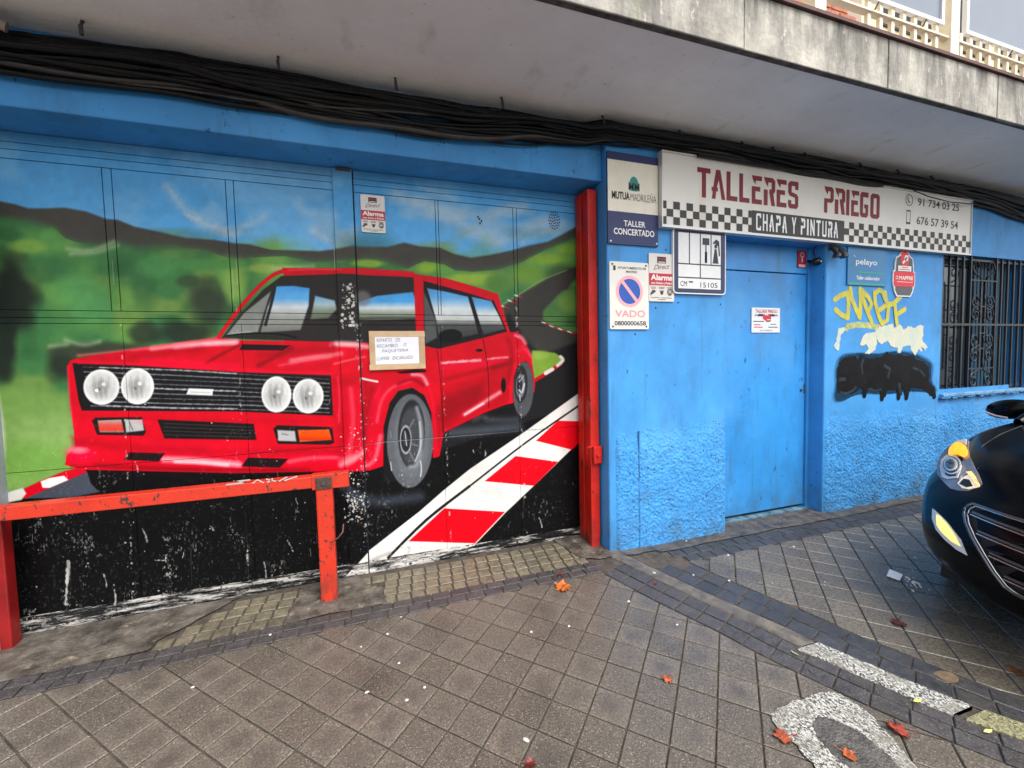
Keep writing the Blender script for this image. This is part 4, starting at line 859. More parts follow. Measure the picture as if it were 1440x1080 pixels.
put_text(mb, 'MUTUA', XZ(860, 270, Y)[0], XZ(885, 270, Y)[0], c[1] - .112, c[1] - .062, Y - 3 * E1, bold=.03); mb.build('lettering', ink('black print', (34, 32, 32)), s)
mb = MB(); put_text(mb, 'MADRILEÑA', XZ(886.3, 275, Y)[0], XZ(922.3, 277, Y)[0], c[1] - .112, c[1] - .052, Y - 3 * E1, bold=-.012); mb.build('lettering', ink('grey print', (96, 92, 90)), s)
mb = MB(); zz = XZ(877, 309.5, Y)[1]; put_text(mb, 'TALLER', XZ(877, 314, Y)[0], XZ(907.5, 316, Y)[0], zz - .038, zz, Y - E1, bold=.022); mb.build('lettering', I_WHT, s); mb = MB(); zz = XZ(864, 320, Y)[1]; put_text(mb, 'CONCERTADO', XZ(863, 325, Y)[0], XZ(920, 329, Y)[0], zz - .042, zz, Y - E1, bold=.022); mb.build('lettering', I_WHT, s)
mb = MB()
for px, py in ((859, 338.5), (923.5, 342.8)): c = XZ(px, py, Y); mb.disc(c[0], c[1], .006, .006, Y - E1, 8)
mb.build('screws', I_WHT, s)

# --- no parking plate
Y = 2.488; x0, x1, zb, zt = rect(857, 367.3, 912.5, 463, Y); zt = .5 * (zt + XZ(911.7, 370, Y)[1])
s = board('no_parking_plate', x0, x1, zb, zt, Y, .010, mat('aged enamel plate', (.70, .68, .62), .35, var=.05, vscale=6), .012, label='white VADO plate with a faded pink and blue no parking disc', cat='sign')
W_ = x1 - x0; H_ = zt - zb; cx = x0 + W_ * .5; cz = zb + H_ * .565; r = W_ * .345
mb = MB(); mb.ringxz(cx, cz, r * .8, r, Y - E1, 36, 1.0); mb.build('faded_ring', ink('faded pink', (240, 166, 172)), s)
mb = MB(); mb.disc(cx, cz, r * .795, r * .795, Y - E1, 36); mb.build('blue_disc', ink('sign blue', (26, 82, 172)), s)
mb = MB(); d = r * .74; mb.ribbon([(cx - d * .75, cz + d * .85), (cx + d * .75, cz - d * .85)], r * .22, Y - 2 * E1); mb.build('bar', ink('faded pink', (240, 166, 172)), s)
mb = MB(); put_text(mb, 'AYUNTAMIENTO DE', x0 + W_ * .2, x0 + W_ * .93, zb + H_ * .895, zb + H_ * .93, Y - E1, bold=.01); mb.build('lettering', ink('black print', (34, 32, 32)), s); mb = MB(); put_text(mb, 'MADRID', x0 + W_ * .42, x0 + W_ * .70, zb + H_ * .84, zb + H_ * .875, Y - E1, bold=.01); mb.build('lettering', ink('black print', (34, 32, 32)), s); mb = MB()
put_text(mb, '0800000658', x0 + W_ * .11, x0 + W_ * .92, zb + H_ * .055, zb + H_ * .125, Y - E1, bold=.02)
mb.sheet([(x0 + W_ * .09, zb + H_ * .87), (x0 + W_ * .15, zb + H_ * .87), (x0 + W_ * .15, zb + H_ * .94), (x0 + W_ * .09, zb + H_ * .94)], Y - E1); mb.build('lettering', ink('black print', (34, 32, 32)), s)
mb = MB(); put_text(mb, 'VADO', x0 + W_ * .13, x0 + W_ * .90, zb + H_ * .18, zb + H_ * .285, Y - E1, bold=.015); mb.build('lettering', ink('faded rose', (222, 140, 150)), s)
mb = MB()
for u, v in ((.07, .96), (.93, .96), (.07, .04), (.93, .04)): mb.disc(x0 + W_ * u, zb + H_ * v, .007, .007, Y - E1, 10)
mb.build('rivets', M_DARK, s)

# --- alarm plates
def alarm(x0, x1, zb, zt, Y, label):
    s = board('alarm_plate', x0, x1, zb, zt, Y, .006, mat('alarm plate white', (.66, .62, .57), .35), .008, label=label, cat='sign', group='alarm company plates')
    W_, H_ = x1 - x0, zt - zb; q = lambda u, v: (x0 + W_ * u, zb + H_ * v)
    R = lambda mb, u0, u1, v0, v1, k=1: mb.sheet([q(u0, v0), q(u1, v0), q(u1, v1), q(u0, v1)], Y - k * E1)
    mb = MB(); R(mb, .004, .996, .335, .585); mb.build('red_band', I_RED, s)
    mb = MB(); R(mb, .32, .67, .80, .935); mb.build('logo_block', ink('black print', (34, 32, 32)), s)
    mb = MB(); [mb.disc(*q(u, .885), W_ * .045, W_ * .045, Y - 2 * E1, 12) for u in (.39, .495, .60)]; mb.build('logo_dots', ink('dull red', (150, 30, 36)), s)
    mb = MB(); R(mb, .36, .63, .815, .83, 2); put_text(mb, 'Alarma', *(q(.06, 0)[0], q(.94, 0)[0]), q(0, .44)[1], q(0, .56)[1], Y - 2 * E1, bold=.035); put_text(mb, 'con Aviso a Policía', q(.07, 0)[0], q(.94, 0)[0], q(0, .36)[1], q(0, .41)[1], Y - 2 * E1, bold=.02); mb.build('lettering', I_WHT, s)
    mb = MB(); put_text(mb, 'Direct', q(.18, 0)[0], q(.82, 0)[0], q(0, .655)[1], q(0, .755)[1], Y - E1, shear=.5, slope=.10); mb.build('lettering', ink('maroon print', (110, 24, 40)), s)
    mb = MB()
    mb.sheet([q(.06, .16), q(.12, .24), q(.24, .235), q(.26, .20), q(.13, .15)], Y - E1); mb.ribbon([q(.06, .13), q(.09, .18)], W_ * .05, Y - E1)
    mb.disc(*q(.5, .185), W_ * .06, W_ * .075, Y - E1, 10); mb.ribbon([q(.42, .23), q(.5, .16), q(.58, .23)], W_ * .03, Y - E1)
    for t in (.06, .1): mb.ringxz(*q(.82, .20), W_ * (t - .012), W_ * (t + .012), Y - E1, 12)
    mb.ribbon([q(.78, .12), q(.82, .2), q(.86, .12)], W_ * .025, Y - E1)
    for u0, u1, v in ((.06, .27, .29), (.38, .62, .29), (.70, .93, .29), (.08, .25, .265), (.40, .6, .265), (.72, .92, .265), (.08, .4, .075), (.46, .9, .07), (.35, .65, .035)): R(mb, u0, u1, v, v + .011)
    mb.build('symbols', ink('dark grey print', (70, 64, 62)), s)
    return s
x0, x1, zb, zt = rect(506.5, 272.8, 542.6, 328.3, 2.80); alarm(x0, x1, zb, zt, 2.80, 'alarm warning plate high on the mural gate')
x0, x1, zb, zt = rect(912.5, 355.5, 948, 424.4, 2.49); alarm(x0, x1, zb, zt, 2.49, 'alarm warning plate beside the VADO plate on the pillar')

# --- registered workshop plate
Y = 2.478; x0, x1 = XZ(946.6, 366, Y)[0], XZ(1020.6, 366, Y)[0]; zt = XZ(1021, 326.5, Y)[1]; zb = XZ(948, 412.5, Y)[1]
s = board('workshop_class_plate', x0, x1, zb, zt, Y, .018, I_WHT, .03, label='navy framed workshop class plate with tool symbols and number 15105', cat='sign')
W_, H_ = x1 - x0, zt - zb; q = lambda u, v: (x0 + W_ * u, zb + H_ * v)
mb = MB(); rad = .024; pts = []
for cu, cv, a0 in ((x1 - .008 - rad, zt - .008 - rad, 0), (x0 + .008 + rad, zt - .008 - rad, 90), (x0 + .008 + rad, zb + .008 + rad, 180), (x1 - .008 - rad, zb + .008 + rad, 270)):
    for j in range(5): a = RAD(a0 + 22.5 * j); pts.append((cu + rad * math.cos(a), cv + rad * math.sin(a)))
mb.sheet(pts, Y - E1); mb.build('navy_frame', ink('navy frame', (44, 50, 84)), s)
mb = MB(); R = lambda u0, u1, v0, v1: mb.sheet([q(u0, v0), q(u1, v0), q(u1, v1), q(u0, v1)], Y - 2 * E1)
for u0, u1 in ((.09, .285), (.305, .49), (.51, .695), (.715, .895)): R(u0, u1, .47, .935)
R(.09, .49, .26, .45); R(.51, .895, .26, .45); R(.09, .895, .08, .24); mb.build('white_fields', ink('plate white', (226, 226, 224)), s)
mb = MB(); yy = Y - 3 * E1; dk = lambda l: mb.sheet([q(*p) for p in l], yy)
dk([(.54, .77), (.67, .77), (.67, .875), (.54, .875)]); dk([(.59, .50), (.62, .50), (.615, .77), (.595, .77)]); dk([(.585, .49), (.628, .49), (.628, .66), (.585, .66)])
dk([(.735, .49), (.85, .49), (.81, .72), (.775, .72)]); dk([(.77, .73), (.82, .73), (.82, .79), (.77, .79)]); dk([(.73, .80), (.80, .87), (.86, .84), (.88, .62), (.855, .60), (.84, .76), (.79, .80)])
put_text(mb, 'CM', q(.125, 0)[0], q(.245, 0)[0], q(0, .115)[1], q(0, .195)[1], yy); put_text(mb, '15105', q(.50, 0)[0], q(.83, 0)[0], q(0, .105)[1], q(0, .185)[1], yy); dk([(.285, .175), (.36, .175), (.36, .195), (.285, .195)]); mb.build('symbols', ink('navy black print', (34, 42, 62)), s)

# --- blue partner plate and bottle shaped badge on the right wall
Y = 2.488; x0, x1, zb, zt = rect(1192.8, 346, 1245.6, 403, Y)
s = board('partner_plate', x0, x1, zb, zt, Y, .010, mat('petrol blue plate', lin((28, 118, 172)), .4, var=.12, vscale=4), .002, label='petrol blue partner plate with green lines below the shop sign', cat='sign')
W_, H_ = x1 - x0, zt - zb; q = lambda u, v: (x0 + W_ * u, zb + H_ * v)
mb = MB(); mb.sheet([q(.24, .33), q(.99, .33), q(.99, .355), q(.24, .355)], Y - E1); mb.sheet([q(.03, .02), q(.97, .02), q(.97, .055), q(.03, .055)], Y - E1); mb.build('green_lines', ink('line green', (44, 166, 112)), s)
mb = MB(); put_text(mb, 'pelayo', q(.20, 0)[0], q(.75, 0)[0], q(0, .50)[1], q(0, .70)[1], Y - E1, bold=.012); mb.build('lettering', I_WHT, s); mb = MB(); put_text(mb, 'Taller colaborador', q(.22, 0)[0], q(.83, 0)[0], q(0, .15)[1], q(0, .245)[1], Y - E1, bold=.02); mb.sheet([q(.14, .80), q(.155, .75), q(.24, .715), q(.19, .73)], Y - E1); mb.build('lettering', I_WHT, s)

Y = 2.49; cx = XZ(1271.6, 385, Y)[0]
zz = lambda py: XZ(1271.6, py, Y)[1]
s = empty('badge_sign', (cx, Y, zz(416)), label='bottle shaped grey and red badge with a white spanner', cat='sign')
def outline(h): 
    l = [(0, zz(352.5) + h), (.045 + h, zz(355)), (.066 + h, zz(359.5)), (.105 + h, zz(363)), (.118 + h, zz(372)), (.118 + h, zz(380)), (.140 + h, zz(382)), (.142 + h, zz(400)), (.128 + h, zz(404)), (.118 + h, zz(410)), (.085 + h, zz(416) - h)]
    return [(cx + a, b) for a, b in l] + [(cx - a, b) for a, b in l[::-1]]
mb = MB(); mb.prism(outline(.008), Y, Y + .008); mb.build('board', ink('badge white', (224, 222, 220)), s)
mb = MB(); mb.sheet([(cx + a, b) for a, b in ((-.06, zz(360.5)), (.06, zz(360.5)), (.105, zz(364)), (.116, zz(380)), (.116, zz(408)), (.085, zz(415.5)), (-.085, zz(415.5)), (-.116, zz(408)), (-.116, zz(380)), (-.105, zz(364)))], Y - E1); mb.build('grey_body', ink('badge grey', (82, 80, 84)), s)
mb = MB(); mb.sheet([(cx + a, b) for a, b in ((-.136, zz(382.5)), (.136, zz(382.5)), (.138, zz(400)), (.126, zz(403)), (-.126, zz(403)), (-.138, zz(400)))], Y - 2 * E1); mb.disc(cx, zz(364.5), .056, .072, Y - 2 * E1, 20); mb.build('red_fields', ink('badge red', (222, 34, 52)), s)
mb = MB(); mb.sheet([(cx - .088, zz(374)), (cx + .088, zz(374)), (cx + .088, zz(381.5)), (cx - .088, zz(381.5))], Y - 2.6 * E1); mb.build('white_label', I_WHT, s); mb = MB(); put_text(mb, 'MAPFRE', cx - .075, cx + .115, zz(393.6), zz(388.3), Y - 3 * E1, bold=.03); mb.ribbon([(cx - .03, zz(370.5)), (cx + .014, zz(364))], .022, Y - 3 * E1); mb.ringxz(cx + .018, zz(363), .012, .027, Y - 3 * E1, 14); mb.ringxz(cx - .103, zz(391), .010, .015, Y - 3 * E1, 12)
for k in range(5): a = RAD(30 + 30 * k); mb.disc(cx + .048 * math.cos(a), zz(361) + .075 * math.sin(a), .0, .0, Y - 3 * E1, 5)
mb.sheet([(cx - .10, zz(396.3)), (cx + .11, zz(396.3)), (cx + .11, zz(397)), (cx - .10, zz(397))], Y - 3 * E1); mb.build('lettering', I_WHT, s)
mb = MB()
for u0, u1, py in ((-.04, .04, 375.6), (-.07, .07, 378.6)): mb.sheet([(cx + u0, zz(py)), (cx + u1, zz(py)), (cx + u1, zz(py + 1)), (cx + u0, zz(py + 1))], Y - 4 * E1)
for k in range(7): a = RAD(18 + 24 * k); mb.disc(cx + .050 * math.cos(a), zz(359.5) + .052 * math.sin(a), .007, .007, Y - E1, 6)
mb.build('small_print', ink('badge red', (222, 34, 52)), s)

# --- opening hours plate on the door
Y = 2.632; x0, x1, zb, zt = rect(1057.2, 432.4, 1096.5, 467.6, Y)
s = board('opening_hours_plate', x0, x1, zb, zt, Y, .006, mat('gloss plate', (.72, .73, .76), .25), .004, label='small square plate with a red car drawing on the blue door', cat='sign')
W_, H_ = x1 - x0, zt - zb; q = lambda u, v: (x0 + W_ * u, zb + H_ * v); R = lambda mb, u0, u1, v0, v1, k=1: mb.sheet([q(u0, v0), q(u1, v0), q(u1, v1), q(u0, v1)], Y - k * E1)
mb = MB(); put_text(mb, 'TALLERES PRIEGO', q(.12, 0)[0], q(.90, 0)[0], q(0, .79)[1], q(0, .93)[1], Y - E1, bold=.01); R(mb, .08, .30, .30, .335); R(mb, .08, .38, .20, .235); mb.build('lettering', ink('rose red print', (196, 56, 76)), s)
mb = MB(); R(mb, .22, .40, .655, .745); R(mb, .58, .80, .655, .745); [R(mb, .1 + .04 * i, .14 + .04 * i, .665 + .035 * (i % 2), .70 + .035 * (i % 2)) for i in range(3)]; [R(mb, .80 + .04 * i, .84 + .04 * i, .665 + .035 * (i % 2), .70 + .035 * (i % 2)) for i in range(3)]
R(mb, .05, .43, .435, .465); R(mb, .66, .86, .325, .35); R(mb, .58, .92, .205, .235); put_text(mb, 'Tel. 91 734 03 25', q(.28, 0)[0], q(.72, 0)[0], q(0, .055)[1], q(0, .115)[1], Y - E1); mb.sheet([q(.48, .48), q(.54, .43), q(.64, .44), q(.68, .50)], Y - E1); mb.build('small_print', ink('black print', (34, 32, 32)), s)
mb = MB(); mb.sheet([q(.38, .66), q(.42, .74), q(.58, .75), q(.66, .66), q(.68, .56), q(.60, .47), q(.50, .46), q(.40, .56)], Y - 2 * E1); mb.build('car_drawing', ink('car red', (206, 40, 66)), s)
mb = MB(); R(mb, .44, .56, .70, .735, 3); R(mb, .52, .62, .50, .53, 3); mb.build('car_glints', I_WHT, s)

# --- red sticker, bell and lamp by the door
Y = 2.628; x0, x1, zb, zt = rect(1122, 352, 1134, 377, Y)
s = board('alarm_box', x0, x1, zb, zt, Y, .02, ink('crimson plastic', (150, 16, 44)), .004, label='small crimson box with a white symbol above the blue door', cat='alarm box')
mb = MB(); mb.sheet([(x0 + .012, zb + .005), (x1 - .012, zb + .005), (x1 - .012, zb + .028), (x0 + .012, zb + .028)], Y - E1); mb.ringxz((x0 + x1) / 2, zb + .105, .014, .022, Y - E1, 14); mb.ribbon([((x0 + x1) / 2, zb + .085), ((x0 + x1) / 2, zb + .045)], .014, Y - E1); mb.build('symbol', ink('pale pink print', (214, 170, 180)), s)
c = at(1148.5, 368, 2.56); s = empty('security_camera', c, label='black dome camera hanging on a wire in the door recess', cat='camera')
bm = bmesh.new(); bmesh.ops.create_uvsphere(bm, u_segments=14, v_segments=9, radius=.036); [setattr(v, 'co', Vector((c.x + v.co.x * 1.15, c.y + v.co.y, c.z + v.co.z * .85))) for v in bm.verts]; MB().bm(bm, True).build('dome', mat('black plastic', (.008, .008, .009), .3), s)
mb = MB(); mb.disc(c.x, c.z - .004, .007, .007, c.y - .037, 10); mb.build('lens', I_WHT, s)
mb = MB(); mb.tube([(c.x - .02, c.y, c.z + .03), (c.x - .028, c.y + .01, c.z + .09), (c.x + .0, c.y + .0, c.z + .135), (c.x + .09, c.y - .03, c.z + .12)], .005, 5); mb.tube([(c.x + .02, c.y, c.z + .03), (c.x + .05, c.y - .03, c.z + .06), (c.x + .10, c.y - .06, c.z + .10)], .005, 5); mb.tube([(c.x, c.y + .03, c.z + .01), (c.x, 2.635, c.z + .02)], .012, 6); mb.build('wire', M_CABLE, s)
c = at(1176, 355, 2.46); s = empty('floodlight', c, label='small dark twin floodlight on the wall corner under the shop sign', cat='lamp')
for dx in (-.03, .035):
    mb = MB(); mb.tube([(c.x + dx, c.y + .02, c.z + .05), (c.x + dx, c.y - .01, c.z + .02), (c.x + dx * 1.2, c.y - .03, c.z - .03), (c.x + dx * 1.2, c.y - .032, c.z - .045)], [.012, .022, .03, .031], 10); mb.build('lamp_head', mat('dark grey plastic', (.03, .032, .036), .4), s)
mb = MB(); mb.box(c.x - .03, c.x + .03, c.y + .015, wy, c.z + .03, c.z + .07, .006); mb.build('bracket', M_CLIP, s)
mb = MB(); mb.tube([(c.x, c.y, c.z + .05), (c.x - .06, c.y - .01, c.z + .06), (c.x - .10, c.y, c.z + .03)], .005, 5); mb.tube([(c.x + .05, c.y - .02, c.z + .03), (c.x + .06, c.y - .04, c.z - .01), (c.x + .045, c.y - .03, c.z - .05)], .006, 5); mb.build('wire', M_CABLE, s)

# --- handwritten note on cardboard
Y = 2.795; x0, x1, zb, zt = rect(518.5, 465.5, 598.5, 518, Y)
s = board('handwritten_note', x0, x1, zb, zt, Y, .006, mat('brown packing tape', (.50, .33, .18), .35, var=.15, vscale=14), .003, label='handwritten paper note taped with brown tape onto the mural', cat='note')
W_, H_ = x1 - x0, zt - zb; q = lambda u, v: (x0 + W_ * u, zb + H_ * v)
mb = MB(); mb.sheet([q(.10, .135), q(.885, .14), q(.885, .845), q(.10, .845)], Y - E1); mb.build('paper', mat('white paper', (.76, .76, .80), .6, var=.04, vscale=6), s)
mb = MB()
for u0, u1, v0, v1 in ((-.01, .995, -.01, .135), (.0, 1.0, .845, 1.0)): mb.sheet([q(u0, v0), q(u1 + .01, v0 + .01), q(u1, v1), q(u0, v1)], Y - 1.6 * E1)
mb.build('tape_strip', mat('brown tape strip', (.56, .38, .22), .3, var=.1, vscale=20), s)
mb = MB(); yy = Y - 2 * E1
for t, u0, u1, v0 in (('REPARTO', .13, .40, .715), ('DE', .47, .55, .725), ('RECAMBIO', .13, .50, .565), ("O'", .61, .67, .60), ('PAQUETERIA', .22, .69, .43), ('LLAMAR', .12, .34, .24), ('ENCARGADO', .40, .77, .25)):
    mb = MB(); put_text(mb, t, q(u0, 0)[0], q(u1, 0)[0], q(0, v0)[1], q(0, v0 + .088)[1], yy, bold=-.008, shear=.12, slope=.03); mb.build('handwriting', ink('blue grey ink', (86, 88, 108)), s)

# ================================================================== paint marks on the right wall
def wl(l, Y=2.4985): return [XZ(1160 + x / 5.68, 380 + y / 5.68, Y) for x, y in l]
M_YEL = mat('yellow marker paint', (.60, .52, .03), .5, var2=(.40, .38, .05), vscale=16, stretch=(1, 1, .4))
tagp = MB(); w = .044
for i, l in enumerate(([(80, 235), (120, 205), (185, 180)], [(180, 180), (190, 260), (182, 375)], [(182, 380), (130, 355), (85, 315)], [(202, 145), (215, 230), (275, 375)], [(278, 378), (284, 260), (280, 150)], [(280, 150), (320, 280), (372, 415)], [(290, 160), (345, 215), (372, 270), (345, 330)],
    [(395, 180), (400, 260), (425, 360), (455, 425)], [(455, 425), (495, 400), (508, 270)], [(398, 185), (430, 160), (460, 175), (482, 240)], [(478, 180), (488, 245)], [(430, 320), (480, 285), (540, 268)], [(540, 270), (600, 215)], [(555, 275), (562, 340), (572, 430)], [(575, 350), (635, 312)])):
    tagp.ribbon(wl(l), w, 2.4984 - .0003 * i)
    for e in (l[0], l[-1]): c = wl([e])[0]; tagp.disc(c[0], c[1], w / 2, w / 2, 2.4984 - .0003 * i - .0001, 10)
tg = tagp.build('graffiti_tag', M_YEL, bld); tag(tg, 'yellow scrawled graffiti tag on the blue wall')
mb = MB(); mb.ribbon(wl([(165, 480), (180, 450), (260, 435), (340, 440), (420, 455), (500, 470)]), .05, 2.4986); mb.build('graffiti_underline', mat('faded yellow paint', (.42, .46, .16), .5, var=.4, vscale=20), bld)
def ragged(l, amt, seed, sub=5):
    random.seed(seed); out = []
    for i in range(len(l)):
        a, b = l[i], l[(i + 1) % len(l)]
        for k in range(sub): t = k / sub; out.append((a[0] + (b[0] - a[0]) * t + random.uniform(-amt, amt), a[1] + (b[1] - a[1]) * t + random.uniform(-amt, amt)))
    return out
M_SMEAR = mat('cream brushed paint', (.62, .58, .42), .6, var2=(.46, .54, .47), vscale=9, stretch=(1, 1, .5), bump=.3, bscale=60)
mb = MB(); mb.sheet(wl(ragged([(400, 490), (430, 455), (480, 440), (540, 430), (550, 470), (580, 435), (610, 440), (630, 480), (660, 445), (690, 450), (710, 465), (770, 435), (790, 450), (780, 560), (815, 615), (800, 640), (760, 600), (775, 655), (745, 630), (720, 680), (690, 640), (680, 600), (620, 610), (605, 660), (580, 660), (580, 620), (520, 600), (500, 565), (450, 590), (420, 570)], 5, 4)), 2.4975); o = mb.build('paint_smear', M_SMEAR, bld); tag(o, 'broad cream white paint smear under the yellow tag'); mb = MB()
mb.sheet(wl(ragged([(405, 495), (330, 500), (300, 530), (280, 600), (310, 600), (330, 590), (350, 625), (320, 665), (350, 668), (400, 640), (418, 580)], 4, 6)), 2.4977); mb.build('paint_smear', M_SMEAR, bld); mb = MB()
mb.sheet(wl(ragged([(150, 458), (110, 465), (95, 520), (92, 570), (70, 600), (90, 640), (110, 640), (118, 570), (130, 520), (160, 480)], 4, 7)), 2.4976); mb.build('paint_smear', M_SMEAR, bld)
M_SPRAY = mat('black spray paint', (.0045, .0048, .006), .6, var=.6, vscale=9, spec=.15)
mb = MB(); mb.sheet(wl(ragged([(100, 820), (115, 740), (150, 700), (200, 690), (240, 685), (262, 720), (285, 670), (320, 690), (345, 705), (430, 700), (450, 690), (490, 650), (520, 668), (560, 680), (600, 672), (650, 690), (705, 680), (740, 720), (790, 730), (825, 760), (835, 830), (830, 890), (875, 950), (880, 1000), (850, 1010), (800, 960), (765, 945), (690, 940), (665, 1010), (640, 1010), (625, 960), (600, 930), (595, 1010), (580, 1010), (570, 960), (500, 960), (475, 1020), (450, 1020), (440, 970), (340, 950), (330, 990), (305, 980), (285, 940), (230, 985), (160, 985), (105, 980), (95, 900)], 5, 9)), 2.4972); o = mb.build('black_paint_blot', M_SPRAY, bld); tag(o, 'black spray blot painted over older graffiti')
M_SWIRL = mat('thin grey spray', (.022, .032, .045), .6, var=.5, vscale=14, spec=.15)
for i, (l, w_) in enumerate((([(105, 878), (135, 868), (165, 872)], .03), ([(115, 975), (170, 985), (225, 960), (250, 930)], .022), ([(300, 830), (290, 760), (310, 700)], .02), ([(470, 760), (520, 790), (500, 860)], .03), ([(590, 900), (600, 960), (610, 1000)], .03), ([(700, 780), (760, 800), (800, 850)], .022), ([(345, 945), (400, 965), (450, 950)], .02))):
    mb = MB(); mb.ribbon(wl(l), w_, 2.4970 - .0002 * i); mb.build('spray_swirl', M_SWIRL, o)
for i, (x_, y_, l_) in enumerate(((315, 940, 60), (455, 950, 75), (587, 940, 78), (650, 930, 88), (860, 930, 78))):
    mb = MB(); mb.ribbon(wl([(x_, y_), (x_ + (12 if x_ > 800 else 0), y_ + l_)]), .05, 2.4969 - .0002 * i); c = wl([(x_ + (12 if x_ > 800 else 0), y_ + l_)])[0]; mb.disc(c[0], c[1], .025, .025, 2.49685 - .0002 * i, 12); mb.build('spray_drip', M_SPRAY, o)
M_HALO = mat('thin black overspray', (.012, .04, .08), .6, var=.3, vscale=10, alpha=.5, spec=.15)
mb = MB(); mb.sheet(wl(ragged([(75, 1000), (90, 900), (88, 800), (130, 690), (260, 665), (430, 670), (560, 650), (720, 670), (850, 745), (850, 880), (885, 960), (780, 970), (690, 965), (500, 985), (330, 985), (230, 1000), (150, 1040), (90, 1045)], 6, 10)), 2.4981); mb.build('overspray', M_HALO, bld)
def grow(l, k, cx=480, cy=840): return [(cx + (x - cx) * k, cy + (y - cy) * (k + .02)) for x, y in l]
_h = [(75, 1000), (90, 900), (88, 800), (130, 690), (260, 665), (430, 670), (560, 650), (720, 670), (850, 745), (850, 880), (885, 960), (780, 970), (690, 965), (500, 985), (330, 985), (230, 1000), (150, 1040), (90, 1045)]
for i, (k, a_) in enumerate(((1.02, .22), (1.045, .16), (.985, .3))):
    mb = MB(); mb.sheet(wl(spline(grow(_h, k), True)), 2.4983 + .0003 * i - .0002); mb.build('overspray', mat('faint overspray', (.012, .04, .08), .6, alpha=a_, spec=.1), bld)

# ================================================================== paving
def wet_mat(name, c1, c2, scale, speck=None, rough=.42, rvar=.2, objrand=.14, bump=.35, centre=None, stain=(.05, .043, .036)):
    m = mat(name, c1, rough, var2=c2, vscale=scale, objrand=objrand, bump=bump, bscale=170, bdist=.004, rvar=rvar, spec=.5)
    N, L, b = nodes(m)
    mixcol(m, noise_mask(m, 2.6, .53, .74, detail=9, rough=.62), stain); mixcol(m, noise_mask(m, 150, .60, .67, detail=2), stain); mixcol(m, noise_mask(m, 14, .69, .78, detail=8), stain)
    if speck: mixcol(m, noise_mask(m, 190, .60, .70, detail=2), speck)
    if centre:                                  # darker worn middle of each tile
        tc = N.new('ShaderNodeTexCoord'); ln = N.new('ShaderNodeVectorMath'); ln.operation = 'LENGTH'; L.new(tc.outputs['Object'], ln.inputs[0])
        nz = N.new('ShaderNodeTexNoise'); nz.inputs['Scale'].default_value = 22; oi = N.new('ShaderNodeObjectInfo'); ad = N.new('ShaderNodeVectorMath'); L.new(tc.outputs['Object'], ad.inputs[0]); L.new(oi.outputs['Location'], ad.inputs[1]); L.new(ad.outputs[0], nz.inputs[0])
        sm = N.new('ShaderNodeMath'); sm.operation = 'MULTIPLY_ADD'; sm.inputs[1].default_value = .09; L.new(nz.outputs[0], sm.inputs[0]); L.new(ln.outputs['Value'], sm.inputs[2])
        mr = N.new('ShaderNodeMapRange'); mr.inputs[1].default_value = .055; mr.inputs[2].default_value = .125; mr.inputs[3].default_value = .75; mr.inputs[4].default_value = 0; L.new(sm.outputs[0], mr.inputs[0])
        mu = N.new('ShaderNodeMath'); mu.operation = 'MULTIPLY'; L.new(mr.outputs[0], mu.inputs[0]); L.new(oi.outputs['Random'], mu.inputs[1]); mixcol(m, mu.outputs[0], centre)
    return m
M_TILE = wet_mat('worn terrazzo tile', (.138, .116, .092), (.080, .067, .054), 120, (.34, .30, .25), .33, .16, .2, centre=(.060, .053, .048))
M_TILEW = wet_mat('wet terrazzo tile', (.136, .113, .083), (.080, .067, .051), 70, (.28, .25, .2), .27, .2, .2)
M_SETT = wet_mat('dark basalt sett', (.058, .052, .053), (.030, .027, .028), 34, (.19, .18, .18), .52, .14, .2)
M_SETTW = wet_mat('wet basalt sett', (.046, .043, .043), (.024, .023, .024), 28, (.15, .145, .14), .42, .14, .2)
M_YTILE = wet_mat('yellowed block tile', (.185, .162, .108), (.095, .082, .056), 30, None, .5, .15, .1)
M_MORT = mat('dirty mortar', (.066, .054, .042), .8, var=.5, vscale=20, bump=.4, bscale=150)
M_LMORT = mat('pale mortar', (.24, .23, .215), .7, var=.4, vscale=40)
M_CPATCH = mat('old concrete', (.098, .085, .070), .5, var=.6, vscale=9, bump=.8, bscale=60, bdist=.01, rvar=.25)
mixcol(M_CPATCH, noise_mask(M_CPATCH, 13, .60, .70, detail=9), (.26, .21, .155))
M_STRIP = mat('concrete kerb strip', (.115, .10, .082), .5, var=.45, vscale=18, bump=.5, bscale=140, rvar=.15)
M_GRAN = mat('pale granite', (.60, .585, .53), .55, var2=(.26, .25, .22), vscale=95, bump=.9, bscale=120, bdist=.008)
mixcol(M_GRAN, noise_mask(M_GRAN, 150, .495, .54, (1, .55, 1), detail=3), (.06, .056, .052)); mixcol(M_GRAN, noise_mask(M_GRAN, 9, .5, .68, detail=8), (.20, .185, .15))
M_GRANY = mat('yellowed granite', (.40, .37, .19), .6, var2=(.16, .15, .08), vscale=60, bump=.9, bscale=120, bdist=.008)

